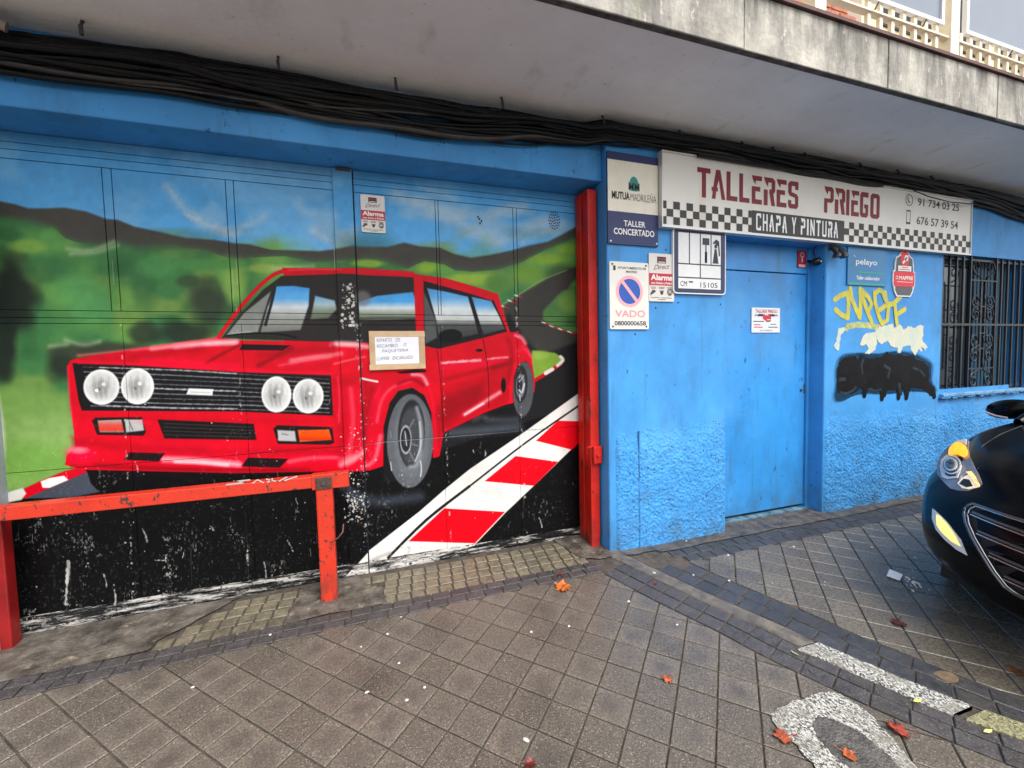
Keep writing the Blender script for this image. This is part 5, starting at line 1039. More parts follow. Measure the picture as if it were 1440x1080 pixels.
mixcol(M_GRANY, noise_mask(M_GRANY, 120, .50, .56, detail=3), (.09, .085, .04))
def sheet_grid(name, x0, x1, y0, y1, st, dz, m, kind):
    nx = int((x1 - x0) / st) + 1; ny = int((y1 - y0) / st) + 1; mb = MB()
    V = [(x0 + (x1 - x0) * i / (nx - 1), y0 + (y1 - y0) * j / (ny - 1)) for j in range(ny) for i in range(nx)]
    mb.add([(x, y, ground(x, y) + dz) for x, y in V], [(j * nx + i, j * nx + i + 1, (j + 1) * nx + i + 1, (j + 1) * nx + i) for j in range(ny - 1) for i in range(nx - 1)], True)
    o = mb.build(name, m, None); tag(o, kind=kind); return o
pave = sheet_grid('pavement', -8, 11, -2.6, 3.0, .10, -.008, M_MORT, 'structure')
road = MB(); road.box(-80, 80, -60, -2.62, -.6, -.20); ro = road.build('road', mat('asphalt', (.05, .05, .052), .6, var=.3, vscale=30, bump=.4, bscale=80), None); tag(ro, kind='structure')
kb = MB(); kb.box(-80, 80, -2.78, -2.60, -.5, -.135, .01); ko = kb.build('kerb', M_GRAN, None); tag(ko, kind='structure')
gd = MB(); gd.box(-90, 90, -70, 40, -1.2, -.62); go = gd.build('ground', M_MORT, None); tag(go, kind='structure')

SLAB = [gnd(*p).xy for p in ((1082, 1005), (1110, 990), (1137, 982), (1165, 974), (1182, 977), (1225, 1008), (1262, 1048), (1290, 1082), (1310, 1120), (1200, 1140), (1150, 1085), (1120, 1050), (1095, 1027))]
def inside(p, poly):
    c = False; n = len(poly)
    for i in range(n):
        a, b = poly[i], poly[(i + 1) % n]
        if (a[1] > p[1]) != (b[1] > p[1]) and p[0] < (b[0] - a[0]) * (p[1] - a[1]) / (b[1] - a[1]) + a[0]: c = not c
    return c
def clip(poly, nx, ny, d):                      # keep nx*x + ny*y <= d
    out = []
    for i in range(len(poly)):
        a, b = poly[i], poly[(i + 1) % len(poly)]; fa = nx * a[0] + ny * a[1] - d; fb = nx * b[0] + ny * b[1] - d
        if fa <= 0: out.append(a)
        if fa * fb < 0: t = fa / (fa - fb); out.append((a[0] + (b[0] - a[0]) * t, a[1] + (b[1] - a[1]) * t))
    return out
def area(p): return .5 * sum(p[i][0] * p[(i + 1) % len(p)][1] - p[(i + 1) % len(p)][0] * p[i][1] for i in range(len(p)))
def slab_mesh(poly, th=.012, ins=.004):         # a stone: flat top, eased edge, short sides
    if area(poly) < 0: poly = poly[::-1]
    n = len(poly); cx = sum(p[0] for p in poly) / n; cy = sum(p[1] for p in poly) / n; top = []
    for p in poly:
        d = math.hypot(p[0] - cx, p[1] - cy); k = max(.2, 1 - ins / max(d, .01)); top.append((cx + (p[0] - cx) * k, cy + (p[1] - cy) * k))
    mb = MB(); mb.add([(p[0], p[1], 0) for p in top] + [(p[0], p[1], -.0028) for p in poly] + [(p[0], p[1], -th) for p in poly],
        [tuple(range(n))] + [(i, i + n, (i + 1) % n + n, (i + 1) % n) for i in range(n)] + [(i + n, i + 2 * n, (i + 1) % n + 2 * n, (i + 1) % n + n) for i in range(n)])
    return mb
def tilt(x, y, rz, jit=.004):
    e = .05; dx = (ground(x + e, y) - ground(x - e, y)) / (2 * e); dy = (ground(x, y + e) - ground(x, y - e)) / (2 * e)
    n = Vector((-dx + random.uniform(-jit, jit), -dy + random.uniform(-jit, jit), 1)).normalized()
    q = Vector((0, 0, 1)).rotation_difference(n); return (q.to_matrix() @ Matrix.Rotation(rz, 3, 'Z')).to_euler()
def shown(x, y):                                # how large a spot of ground shows in the photograph
    v = Vector((x, y, ground(x, y) - CAM_Z)); d = v.dot(CF)
    if d < .3: return 0
    u = v.dot(CR) / d * FOC; w = -v.dot(CU) / d * FOC
    return (1. / (d * d)) if (-760 < u < 760 and -560 < w < 570) else 0
def lay(stones, name, parent, m, limit=300):    # stones: (poly in own frame, x, y, rz, shared key)
    stones.sort(key=lambda s: -shown(s[1], s[2])); cache = {}; base = parent_world(parent)
    rest = MB(); nrest = 0
    for i, (poly, x, y, rz, key) in enumerate(stones):
        z = ground(x, y) + random.uniform(-.0012, .0012); eu = tilt(x, y, rz)
        if i < limit and shown(x, y) > 0:
            if key and key in cache: me = cache[key]
            else:
                me = slab_mesh(poly).mesh(name); me.materials.append(m)
                if key: cache[key] = me
            o = link(name, me, None, parent); o.location = Vector((x, y, z)) - base; o.rotation_euler = eu
        else:
            s = slab_mesh(poly); M = eu.to_matrix(); rest.add([M @ Vector(v) + Vector((x, y, z)) for v in s.v], s.f); nrest += 1
    if nrest: tag(rest.build(name + ('s' if not name.endswith('s') else ''), m, parent), kind='stuff')
GAP = .003
def rectp(a, b): return [(-a / 2 + GAP, -b / 2 + GAP), (a / 2 - GAP, -b / 2 + GAP), (a / 2 - GAP, b / 2 - GAP), (-a / 2 + GAP, b / 2 - GAP)]
def grid_field(ox, oy, ang, T, keep, planes):
    c, s = math.cos(ang), math.sin(ang); out = []
    for i in range(-60, 60):
        for j in range(-60, 60):
            u, v = (i + .5) * T, (j + .5) * T; x = ox + u * c - v * s; y = oy + u * s + v * c
            if not keep(x, y): continue
            poly = rectp(T, T); W = [(x + p[0] * c - p[1] * s, y + p[0] * s + p[1] * c) for p in poly]; A0 = area(W); cut = False
            for pl in planes(x, y):
                W = clip(W, *pl)
                if len(W) < 3: break
            if len(W) < 3 or area(W) < .0011: continue
            if area(W) < A0 - 1e-6: out.append(([(p[0] - x, p[1] - y) for p in W], x, y, 0, None))
            else: out.append((poly, x, y, ang, 'full'))
    return out
def kerb_line(y, off, side):                    # half plane beside the kerb strip at height y
    e = .12; sx = (strip_x(y + e) - strip_x(y - e)) / (2 * e); n = Vector((1, -sx)).normalized(); d = n.x * (strip_x(y) + off) + n.y * y
    return (n.x, n.y, d) if side < 0 else (-n.x, -n.y, -d)
LO, RO = -.217, .372                            # outer edges of the two sett rows
left = grid_field(.336, 1.639, RAD(-45.45), .15, lambda x, y: -3.4 < x < 4.5 and -1.2 < y < 2.45 and x < strip_x(y) + LO + .09 and not all(inside((x + a, y + b), SLAB) for a, b in ((.11, 0), (-.11, 0), (0, .11), (0, -.11))),
                  lambda x, y: [(0, 1, 2.298), kerb_line(y, LO - .004, -1)])
lay(left, 'paving_tile', pave, M_TILE)
o2 = gnd(1040 + 205 / 7.2, 740 + 350 / 7.2)
drive = MB(); drv = empty('driveway', (3.2, 1.6, .05)); tag(drv, kind='structure')
right = grid_field(o2.x, o2.y, RAD(-44.5), .15, lambda x, y: x > strip_x(y) + RO - .09 and x < 8.5 and -1.0 < y < 2.35, lambda x, y: [(0, 1, 2.232), kerb_line(y, RO + .004, 1)])
lay(right, 'paving_tile', drv, M_TILEW)
# dark border along the gate and along the wall
def row(xa, xb, y, ln, wd, m, parent, name='sett', off=0):
    out = []; x = xa + off
    while x < xb: out.append((rectp(ln, wd), x + ln / 2, y, 0, (ln, wd))); x += ln
    return out
st = []
for y, off in ((2.335, 0), (2.401, .03)): st += row(-3.3, strip_x(y) - .24, y, .108, .066, M_SETT, pave, off=off)
lay(st, 'sett', pave, M_SETT)
st = []
for y, off in ((2.272, 0), (2.352, .05)): st += [s for s in row(1.85, 7.5, y, .112, .08, M_SETTW, drv, off=off) if s[1] > strip_x(y) + (.40 if y < 2.3 else .22)]
# the two rows beside the kerb
def kerb_row(o0, o1, y0, y1, ln):
    out = []; y = y1; e = .1
    while y > y0:
        sx = (strip_x(y - ln / 2 + e) - strip_x(y - ln / 2 - e)) / (2 * e); ang = math.atan2(1, sx); k = math.sin(ang)
        x = strip_x(y - ln / 2 * k) + (o0 + o1) / 2; out.append((rectp(ln, (o1 - o0) * k), x, y - ln / 2 * k, ang, ('k', round(k, 3), o0))); y -= ln * k
    return out
lay(st + kerb_row(.096, .231, -1.0, 2.22, .118) + kerb_row(.234, .368, -1.0, 2.18, .118), 'sett', drv, M_SETTW)
lay(kerb_row(-.214, -.113, -1.0, 2.29, .116) + kerb_row(-.111, -.014, -1.0, 2.33, .116), 'kerb_sett', pave, M_SETT)
# yellowed block tiles at the gate, old concrete round the posts
yt = []
for r in range(4):
    y = 2.462 + .082 * r
    for c in range(34):
        x = -1.08 + .0815 * c + .01 * r
        if x > 1.36 - .02 * r or (-.42 + .0 * r < x < .03 and r < 2 + (c % 2)) or (x < -1.035 + .085 * r): continue
        yt.append((rectp(.077, .0775), x, y, random.uniform(-.012, .012), 'y'))
lay(yt, 'block_tile', pave, M_YTILE)
def patch(name, pts, m, parent, dz=.001, sub=1, rag=.012):
    random.seed(len(pts) * 7); P = []
    for i in range(len(pts)):
        a, b = pts[i], pts[(i + 1) % len(pts)]
        for k in range(5): t = k / 5; P.append((a[0] + (b[0] - a[0]) * t + random.uniform(-rag, rag), a[1] + (b[1] - a[1]) * t + random.uniform(-rag, rag)))
    bm = bmesh.new(); f = bm.faces.new([bm.verts.new((p[0], p[1], 0)) for p in P]); f.normal_update()
    if f.normal.z < 0: f.normal_flip()
    bmesh.ops.triangulate(bm, faces=bm.faces[:]); 
    bmesh.ops.subdivide_edges(bm, edges=[e for e in bm.edges if e.calc_length() > .12], cuts=3, use_grid_fill=True)
    for v in bm.verts: v.co.z = ground(v.co.x, v.co.y) + dz
    mb = MB(); mb.bm(bm, True); return mb.build(name, m, parent)
patch('concrete_patch', [(-3.2, 2.432), (-1.04, 2.437), (-1.05, 2.50), (-.80, 2.735), (-.74, 2.80), (-3.2, 2.80)], M_CPATCH, pave, .002)
patch('concrete_patch', [(-.46, 2.437), (.06, 2.437), (.02, 2.60), (-.06, 2.66), (-.12, 2.79), (-.40, 2.79)], M_CPATCH, pave, .0025)
patch('concrete_patch', [(1.22, 2.80), (1.30, 2.47), (1.44, 2.44), (1.56, 2.42), (1.85, 2.42), (1.85, 2.52), (1.52, 2.56), (1.50, 2.80)], M_CPATCH, pave, .003)
M_DIRT = mat('dark damp mortar', (.075, .066, .058), .45, var=.5, vscale=14, bump=.7, bscale=90, rvar=.2)
patch('mortar_fillet', [(1.84, 2.40), (2.5, 2.40), (3.6, 2.40), (7.5, 2.40), (7.5, 2.52), (3.55, 2.52), (3.52, 2.66), (2.52, 2.66), (2.50, 2.52), (1.84, 2.52)], M_DIRT, drv, .002)
# kerb strip: concrete first, then long granite pieces
def kerb_piece(name, y1, y0, a, b, m, parent, h, n=10, wob=.004):
    L_, R_ = [], []; random.seed(int(y1 * 100))
    for k in range(n + 1):
        y = y1 + (y0 - y1) * k / n; L_.append((strip_x(y) + a + random.uniform(-wob, wob), y)); R_.append((strip_x(y) + b + random.uniform(-wob, wob), y))
    P = L_ + R_[::-1]; mb = MB(); N = len(P)
    c = [(sum(p[0] for p in P) / N, sum(p[1] for p in P) / N)]
    def ins(p, q): d = math.hypot(q[0] - p[0], q[1] - p[1]) + 1e-6; return (p[0] + (q[0] - p[0]) * .006 / d, p[1] + (q[1] - p[1]) * .006 / d)
    T_ = [ins(p, R_[i]) for i, p in enumerate(L_)]; U_ = [ins(p, L_[i]) for i, p in enumerate(R_)]
    for k in range(n):
        z = lambda p, d: (p[0], p[1], ground(p[0], p[1]) + d)
        mb.add([z(T_[k], h), z(T_[k + 1], h), z(U_[k + 1], h), z(U_[k], h), z(L_[k], h - .006), z(L_[k + 1], h - .006), z(R_[k + 1], h - .006), z(R_[k], h - .006), z(L_[k], -.03), z(L_[k + 1], -.03), z(R_[k + 1], -.03), z(R_[k], -.03)],
               [(0, 1, 2, 3), (4, 5, 1, 0), (3, 2, 6, 7), (8, 9, 5, 4), (7, 6, 10, 11)])
    z = lambda p, d: (p[0], p[1], ground(p[0], p[1]) + d)
    for e in (0, n): mb.add([z(T_[e], h), z(U_[e], h), z(R_[e], -.03), z(L_[e], -.03)], [(0, 1, 2, 3), (3, 2, 1, 0)])
    return mb.build(name, m, parent)
kerb_piece('concrete_strip', 2.47, 1.405, -.010, .092, M_STRIP, drv, .002, 14)
kerb_piece('granite_kerb', 1.395, .945, -.042, .086, M_GRAN, drv, .008, 10, .007); kerb_piece('granite_kerb', .918, .30, -.035, .095, M_GRANY, drv, .009, 10, .007); kerb_piece('granite_kerb', .28, -.6, .0, .10, M_GRAN, drv, .008)
# granite collar with a round concrete plug
slab = patch('granite_slab', [tuple(p) for p in SLAB], M_GRAN, pave, .006, rag=.006)
pc = gnd(1208, 1060); P = []
for k in range(22):
    a = 2 * math.pi * k / 22; P.append((pc.x - .005 + .088 * math.cos(a) * (1 + .06 * math.sin(3 * a)), pc.y - .01 + .155 * math.sin(a)))
plug = MB(); c0 = (pc.x, pc.y)
patch('concrete_plug', P, mat('rough concrete plug', (.085, .075, .066), .5, var=.5, vscale=24, bump=1., bscale=110, bdist=.01), slab, .0085, rag=.004)
sq = gnd(1330, 953)
dr = MB(); dr.add([(sq.x + .055 * math.cos(2 * math.pi * k / 14), sq.y + .035 * math.sin(2 * math.pi * k / 14), ground(sq.x, sq.y) + .0035) for k in range(14)], [tuple(range(14))]); dr.build('bare_screed', mat('tan screed', (.17, .115, .07), .5, var=.5, vscale=20), drv)

# ================================================================== leaves and litter
def maple(r, seed, curl=.25):
    random.seed(seed); pts = []
    lobes = [(90, 1.0), (42, .9), (138, .84), (-8, .70), (188, .66)]
    ang = []
    for a, l in sorted(lobes): ang.append((a, l))
    out = []
    for i, (a, l) in enumerate(ang):
        for da, k in ((-19, .62), (-11, .80), (-7, .78), (0, 1), (6, .80), (11, .82), (19, .60)): out.append((a + da, l * k * random.uniform(.9, 1.06)))
        out.append((a + 25, .50))
    out += [(258, .22), (270, .10), (282, .22)]
    P = [(r * k * math.cos(RAD(a)), r * k * math.sin(RAD(a))) for a, k in out]
    bm = bmesh.new(); f = bm.faces.new([bm.verts.new((x, y, 0)) for x, y in P]); bmesh.ops.triangulate(bm, faces=[f]); bmesh.ops.subdivide_edges(bm, edges=bm.edges[:], cuts=1)
    ph = random.uniform(0, 6)
    for v in bm.verts:
        d = math.hypot(v.co.x, v.co.y) / r; t = math.atan2(v.co.y, v.co.x); v.co.z = .003 + r * curl * d * d * (.6 + .6 * math.sin(2 * t + ph)) + r * .07 * math.sin(9 * t + ph) * d 
    mb = MB(); mb.bm(bm, True); mb.tube([(0, -.1 * r, .004), (.05 * r, -.6 * r, .006), (.02 * r, -1.05 * r, .012)], .0016, 4); return mb
def leaf_at(px, py, r, rz, col, label, seed, curl=.25, sx=1.):
    g = gnd(px, py); mb = maple(r, seed, curl); mb.v = [(v[0] * sx, v[1], v[2]) for v in mb.v]
    me = mb.mesh('fallen_leaf'); o = link('fallen_leaf', me, mat('leaf ' + str(seed), tuple(c * .8 for c in col), .4, var=.7, vscale=55, bump=.4, bscale=140)); o.location = g + Vector((0, 0, .010 if inside(g, SLAB) else .004)); o.rotation_euler = tilt(g.x, g.y, rz); tag(o, label, 'leaf', 'fallen leaves on the paving')
leaf_at(795, 829, .075, .6, (.55, .13, .018), 'large bright orange maple leaf near the bend of the dark border', 1, .30)
leaf_at(940, 956, .032, 2.0, (.50, .10, .03), 'small orange leaf alone in the middle of the tiled pavement', 2)
leaf_at(1104, 1037, .048, 1.2, (.38, .07, .022), 'red orange leaf at the left edge of the granite slab', 3, .1)
leaf_at(1190, 1064, .036, 3.6, (.50, .11, .022), 'orange leaf lying on the round concrete plug', 4)
leaf_at(1268, 1030, .058, .9, (.36, .05, .022), 'curled red leaf between the granite slab and the setts', 5, .35, .8)
leaf_at(1264, 876, .052, 1.9, (.085, .014, .010), 'dark maroon leaf on the wet driveway tiles', 6, .05)
leaf_at(1434, 946, .05, 1.0, (.17, .06, .02), 'brown leaf on the driveway below the car bumper', 7, .1)
leaf_at(742, 1077, .036, 4.0, (.17, .018, .014), 'dark red leaf standing at the bottom edge of the pavement', 8, .7)
leaf_at(788, 809, .030, 2.4, (.13, .018, .012), 'small dark brown leaf on the dark border setts', 9, .1)
leaf_at(921, 822, .030, 5.4, (.20, .025, .018), 'thin dark red leaf by the concrete kerb strip', 10, .1, .5)
def thin(px, py, L_, rz, col, label, seed):
    g = gnd(px, py); mb = MB(); w = L_ * .16
    mb.add([(-L_ / 2, 0, .004), (-L_ * .1, w, .009), (L_ * .25, w * .8, .008), (L_ / 2, 0, .012), (L_ * .25, -w * .8, .005), (-L_ * .1, -w, .004)], [(0, 5, 1), (1, 5, 4, 2), (2, 4, 3)], True)
    o = link('fallen_leaf', mb.mesh('fallen_leaf'), mat('leaf ' + str(seed), col, .45, var=.3, vscale=40)); o.location = g + Vector((0, 0, .003)); o.rotation_euler = tilt(g.x, g.y, rz); tag(o, label, 'leaf', 'fallen leaves on the paving')
thin(1118, 921, .036, 1.9, (.55, .55, .14), 'narrow yellow leaf on the setts left of the granite kerb', 11); thin(1290, 988, .036, -.3, (.55, .55, .08), 'narrow yellow green leaf at the middle of the granite kerb', 12); thin(1389, 1031, .034, -.3, (.62, .62, .12), 'narrow yellow leaf under the yellowed granite kerb', 13)
g = gnd(1258, 811); mb = MB(); mb.add([(-.05, -.032, .004), (.05, -.030, .006), (.052, .034, .012), (-.048, .030, .005)], [(0, 1, 2, 3)])
o = link('paper_scrap', mb.mesh('paper_scrap'), mat('white paper scrap', (.86, .88, .88), .5)); o.location = g + Vector((0, 0, .004)); o.rotation_euler = tilt(g.x, g.y, .35); tag(o, 'white paper scrap lying flat before the car bumper', 'paper')
random.seed(9); g = gnd(1283, 821); mb = MB()
for k in range(34):
    x, y = random.gauss(0, .05), random.gauss(0, .03); r = random.uniform(.002, .008); mb.add([(x - r, y - r, .004), (x + r * 1.6, y - r * .6, .006), (x + r, y + r, .009), (x - r, y + r * .5, .004)], [(0, 1, 2, 3)])
o = link('torn_tissue', mb.mesh('torn_tissue'), mat('torn tissue', (.66, .68, .68), .6)); o.location = g + Vector((0, 0, .003)); o.rotation_euler = tilt(g.x, g.y, .5); tag(o, 'shredded wet white tissue beside the paper scrap', 'litter')
gum = MB(); gum.add([(.011 * math.cos(2 * math.pi * k / 12) * (1 + .15 * math.sin(3 * k)), .010 * math.sin(2 * math.pi * k / 12), 0) for k in range(12)] + [(.006 * math.cos(2 * math.pi * k / 12), .006 * math.sin(2 * math.pi * k / 12), .003) for k in range(12)], [tuple(range(12, 24))] + [(k, (k + 1) % 12, 12 + (k + 1) % 12, 12 + k) for k in range(12)], True)
gme = gum.mesh('chewing_gum'); gme.materials.append(mat('pale gum', (.46, .45, .42), .6))
for i, (px, py) in enumerate(((545, 892), (920, 806), (975, 809), (1025, 817), (1086, 821), (1116, 769), (1160, 819), (1226, 770), (1287, 785), (1241, 744), (572, 985), (597, 967), (516, 974), (271, 967), (380, 893), (564, 868), (787, 811), (884, 846), (800, 881), (508, 910), (952, 879), (965, 761), (1024, 781), (747, 889), (740, 1041), (561, 933))):
    g = gnd(px, py); o = link('chewing_gum', gme); o.location = g + Vector((0, 0, .0022)); sc = random.uniform(.35, .85); o.scale = (sc * random.uniform(.8, 1.5), sc, 1); o.rotation_euler = tilt(g.x, g.y, random.uniform(0, 6)); tag(o, 'pale flattened spot of chewing gum on the paving', 'gum spot', 'gum spots on the paving')

# ================================================================== the parked car (nose towards -x, right flank to the wall)
M_PAINT = mat('black car paint', (.0016, .0020, .0032), .2, coat=.0, spec=.16)
M_CHROME = mat('chrome', (.62, .63, .65), .12, metal=1.)
M_DCHROME = mat('dark chrome', (.16, .165, .18), .22, metal=.9)
M_BLKP = mat('black grille plastic', (.010, .010, .011), .45)
M_GLASS = mat('car glass', (.006, .008, .010), .04, spec=.4)
M_TYRE = mat('tyre rubber', (.012, .012, .012), .7, var=.3, vscale=30)
CX, CY = 2.655, .74
CZ = ground(3.9, CY) ; car = empty('parked_car', (CX, CY, CZ), label='glossy black hatchback parked by the wall with its lamps lit', cat='car')
car.rotation_euler = (RAD(3.4), 0, 0); CM = Matrix.Translation((CX, CY, CZ)) @ car.rotation_euler.to_matrix().to_4x4(); CI = CM.inverted()
def smooth_obj(mb, name, m, parent, lv=2):
    o = link(name, mb.mesh(name), m, parent)
    for p in o.data.polygons: p.use_smooth = True
    if lv: s = o.modifiers.new('sub', 'SUBSURF'); s.levels = lv; s.render_levels = lv
    return o
# half plan outline -> rings
LV = [(.17, .14, .70), (.21, .07, .80), (.30, .015, .872), (.42, .0, .892), (.54, .004, .895), (.64, .025, .893), (.71, .06, .886), (.765, .115, .874), (.80, .19, .855)]
NT = 26
def ring(z, d0, w, top):
    pts = []
    for k in range(NT):
        t = k / (NT - 1)
        if t < .62:
            a = t / .62 * math.pi / 2; y = w * math.sin(a)**.80; d = d0 + (.62 + .25 * (z > .7)) * (1 - math.cos(a)**.85)
        else:
            u = (t - .62) / .38; y = w; d = d0 + (.62 + .25 * (z > .7)) + u * (3.35 - d0)
            if u > .8: y = w * (1 - .18 * ((u - .8) / .2)**2)
        ztop = .80 + .145 * min(1, max(0, d - .19) / 1.0)**.75 + .03 * min(1, max(0, d - 1.2))
        zz_ = .17 + (z - .17) * (ztop - .17) / .63
        pts.append((d, y, zz_))
    return pts
R_ = [ring(z, d, w, 0) for z, d, w in LV]
V = []; idx = {}
for r in R_:
    for sg in (1, -1):
        for k, p in enumerate(r):
            pass
def build_body():
    mb = MB(); n = NT; full = []
    for r in R_: full.append([(d, -y, z) for d, y, z in r[:0:-1]] + [(d, y, z) for d, y, z in r])
    m = len(full[0]); vs = [p for r in full for p in r]; fs = [(j * m + i, j * m + i + 1, (j + 1) * m + i + 1, (j + 1) * m + i) for j in range(len(full) - 1) for i in range(m - 1)]
    # bonnet: from the top ring inwards
    base = (len(full) - 1) * m; top = full[-1]; rows = [list(range(base, base + m))]; K = 7
    half = n - 1
    for s in range(1, K + 1):
        f = s / K; row_ = []
        for i in range(m):
            d, y, z = top[i]; c = 1 - (1 - f)**2
            yy = y * (1 - f); dd = d + (.0 if d > .6 else .03) * f; bulge = .055 * c * min(1, d / .5) + .0 * f
            row_.append(len(vs)); vs.append((dd, yy, z + bulge * (1 if d > .25 else d / .25)))
        rows.append(row_)
    for a in range(K):
        for i in range(m - 1): fs.append((rows[a][i], rows[a][i + 1], rows[a + 1][i + 1], rows[a + 1][i]))
    mb.add(vs, fs, True); return mb
bb = build_body(); bm = bmesh.new(); tmp = bb.mesh('body'); bm.from_mesh(tmp); bmesh.ops.remove_doubles(bm, verts=bm.verts, dist=.0015); bmesh.ops.recalc_face_normals(bm, faces=bm.faces); bm.to_mesh(tmp); bm.free(); tmp.update()
body = link('body', tmp, M_PAINT, car)
for p in tmp.polygons: p.use_smooth = True
sm = body.modifiers.new('sub', 'SUBSURF'); sm.levels = 1; sm.render_levels = 2
bpy.context.view_layer.update()
dg = bpy.context.evaluated_depsgraph_get(); ev = bpy.data.meshes.new_from_object(body.evaluated_get(dg)); TREE = BVHTree.FromPolygons([v.co[:] for v in ev.vertices], [tuple(p.vertices) for p in ev.polygons])
def hit(px, py):
    o = CI @ Vector((0, 0, CAM_Z)); d = (CI.to_3x3() @ ray(px, py)).normalized(); h = TREE.ray_cast(o, d)
    if h[0] is None:                              # off the body: nearest spot on it
        q = o + d * 3.1; h = TREE.find_nearest(q)
    nrm = h[1] if h[1].dot(d) < 0 else -h[1]
    return h[0], nrm
def front(y, z):
    h = TREE.ray_cast(Vector((-1, y, z)), Vector((1, 0, 0)))
    if h[0] is None: return Vector((.2, y, z)), Vector((-1, 0, 0))
    return h[0], (h[1] if h[1].x < 0 else -h[1])
def fill(pts, cuts=2):
    bm = bmesh.new(); f = bm.faces.new([bm.verts.new((x, y, 0)) for x, y in pts]); bmesh.ops.triangulate(bm, faces=[f])
    for _ in range(cuts): bmesh.ops.subdivide_edges(bm, edges=bm.edges[:], cuts=1)
    bm.verts.index_update(); r = ([v.co.xy for v in bm.verts], [[v.index for v in f.verts] for f in bm.faces], [[v.index for v in e.verts] for e in bm.edges if len(e.link_faces) == 1]); bm.free(); return r
def shell(name, pts, m, parent, off, th=.01, proj=hit, cuts=2, mirror=True, bulge=0.):
    P, F, B = fill(pts, cuts); top = []; bot = []; cx = sum(p[0] for p in pts) / len(pts); cy = sum(p[1] for p in pts) / len(pts); mr = max(math.hypot(p[0] - cx, p[1] - cy) for p in pts)
    for p in P:
        h, n = proj(p.x, p.y); k = 1 - min(1, math.hypot(p.x - cx, p.y - cy) / mr)**2; top.append(h + n * (off + bulge * k)); bot.append(h + n * (off - th))
    out = []
    for sg in ((1, -1) if mirror else (1,)):
        mb = MB(); n = len(top); mb.add([(v.x, v.y * sg, v.z) for v in top] + [(v.x, v.y * sg, v.z) for v in bot], [tuple(f) for f in F] + [(a, b, b + n, a + n) for a, b in B], False)
        o = link(name, mb.mesh(name), m, parent if sg > 0 else (parent if not isinstance(parent, tuple) else parent[1])); out.append(o)
        bmx = bmesh.new(); bmx.from_mesh(o.data); bmesh.ops.recalc_face_normals(bmx, faces=bmx.faces); bmx.to_mesh(o.data); bmx.free()
    return out
Z1 = lambda l: [(1270 + x / 6.353, 540 + y / 6.353) for x, y in l]
Z2 = lambda l: [(1270 + x / 6.353, 690 + y / 6.353) for x, y in l]
HL = [(585, 506), (520, 514), (450, 540), (380, 592), (325, 670), (308, 745), (316, 810), (360, 872), (430, 940), (500, 958), (570, 962), (738, 958), (700, 870), (640, 745), (602, 650), (588, 560)]
_hs = []
for i_ in range(14):
    for j_ in range(14):
        q_ = (1316 + 74 * i_ / 13, 618 + 76 * j_ / 13)
        if inside(q_, Z1(HL)):
            o_ = CI @ Vector((0, 0, CAM_Z)); d_ = (CI.to_3x3() @ ray(*q_)).normalized(); h_ = TREE.ray_cast(o_, d_)
            if h_[0] is not None: _hs.append((q_[0] - 1352, q_[1] - 655, h_[3]))
_A = np.array([[1, a, b, a * a, a * b, b * b] for a, b, t in _hs]); _cf = np.linalg.lstsq(_A, np.array([t for a, b, t in _hs]), rcond=None)[0]
def lamp_point(px, py):
    a, b = px - 1352, py - 655; t = float(np.dot(_cf, [1, a, b, a * a, a * b, b * b])); return CI @ Vector((0, 0, CAM_Z)) + (CI.to_3x3() @ ray(px, py)).normalized() * t
_n0 = (lamp_point(1362, 655) - lamp_point(1342, 655)).cross(lamp_point(1352, 665) - lamp_point(1352, 645)).normalized()
if _n0.dot((CI @ Vector((0, 0, CAM_Z))) - lamp_point(1352, 655)) < 0: _n0 = -_n0
def lamp(px, py): return lamp_point(px, py), _n0
hls = shell('headlight', Z1(HL), mat('headlight housing', (.24, .235, .25), .22, metal=.45), car, .006, .05, cuts=3, proj=lamp)
def in_hl(name, pts, m, off, th=.003, bulge=0., cuts=3):
    a = shell(name, pts, m, hls[0], off + .002, th, proj=lamp, bulge=bulge, cuts=cuts, mirror=False)[0]
    c = a.copy(); c.data = a.data.copy(); COL.objects.link(c); c.parent = hls[1]
    for v in c.data.vertices: v.co.y *= -1
    c.data.flip_normals(); return a
M_AMB = mat('lit amber lamp', (.8, .25, .01), .3, emit=(1., .30, .004), estr=.75, var=.3, vscale=60)
M_WARM = mat('warm lit reflector', (.85, .62, .28), .25, emit=(1., .50, .12), estr=.35, var=.6, vscale=50)
M_SILV = mat('silver reflector', (.74, .73, .70), .28, metal=.35)
in_hl('reflector', Z1([(340, 760), (352, 690), (400, 640), (470, 650), (540, 740), (520, 800), (500, 850), (400, 858), (360, 840)]), M_SILV, .0075)
in_hl('shadow_pocket', Z1([(390, 800), (460, 812), (500, 800), (490, 830), (430, 838), (395, 822)]), M_BLKP, .010)
in_hl('indicator_lamp', Z1([(420, 640), (430, 590), (470, 545), (520, 530), (570, 560), (592, 610), (590, 650), (560, 668), (500, 640), (440, 650)]), M_AMB, .0105, bulge=.006)
in_hl('lower_reflector', Z1([(500, 900), (540, 850), (600, 820), (650, 850), (700, 930), (600, 950), (540, 940)]), mat('lit reflector', (.74, .70, .62), .28, emit=(1., .72, .42), estr=.16), .0075)
in_hl('shadow_pocket', Z1([(520, 905), (560, 860), (610, 870), (640, 925), (580, 935)]), M_BLKP, .0105); in_hl('glow_reflector', Z1([(580, 800), (630, 795), (670, 850), (705, 925), (672, 915), (630, 850)]), M_WARM, .011)
in_hl('pale_rim', Z1([(585, 508), (520, 516), (480, 528), (560, 545), (586, 560)]), mat('pale lamp rim', (.6, .58, .56), .3), .0135)
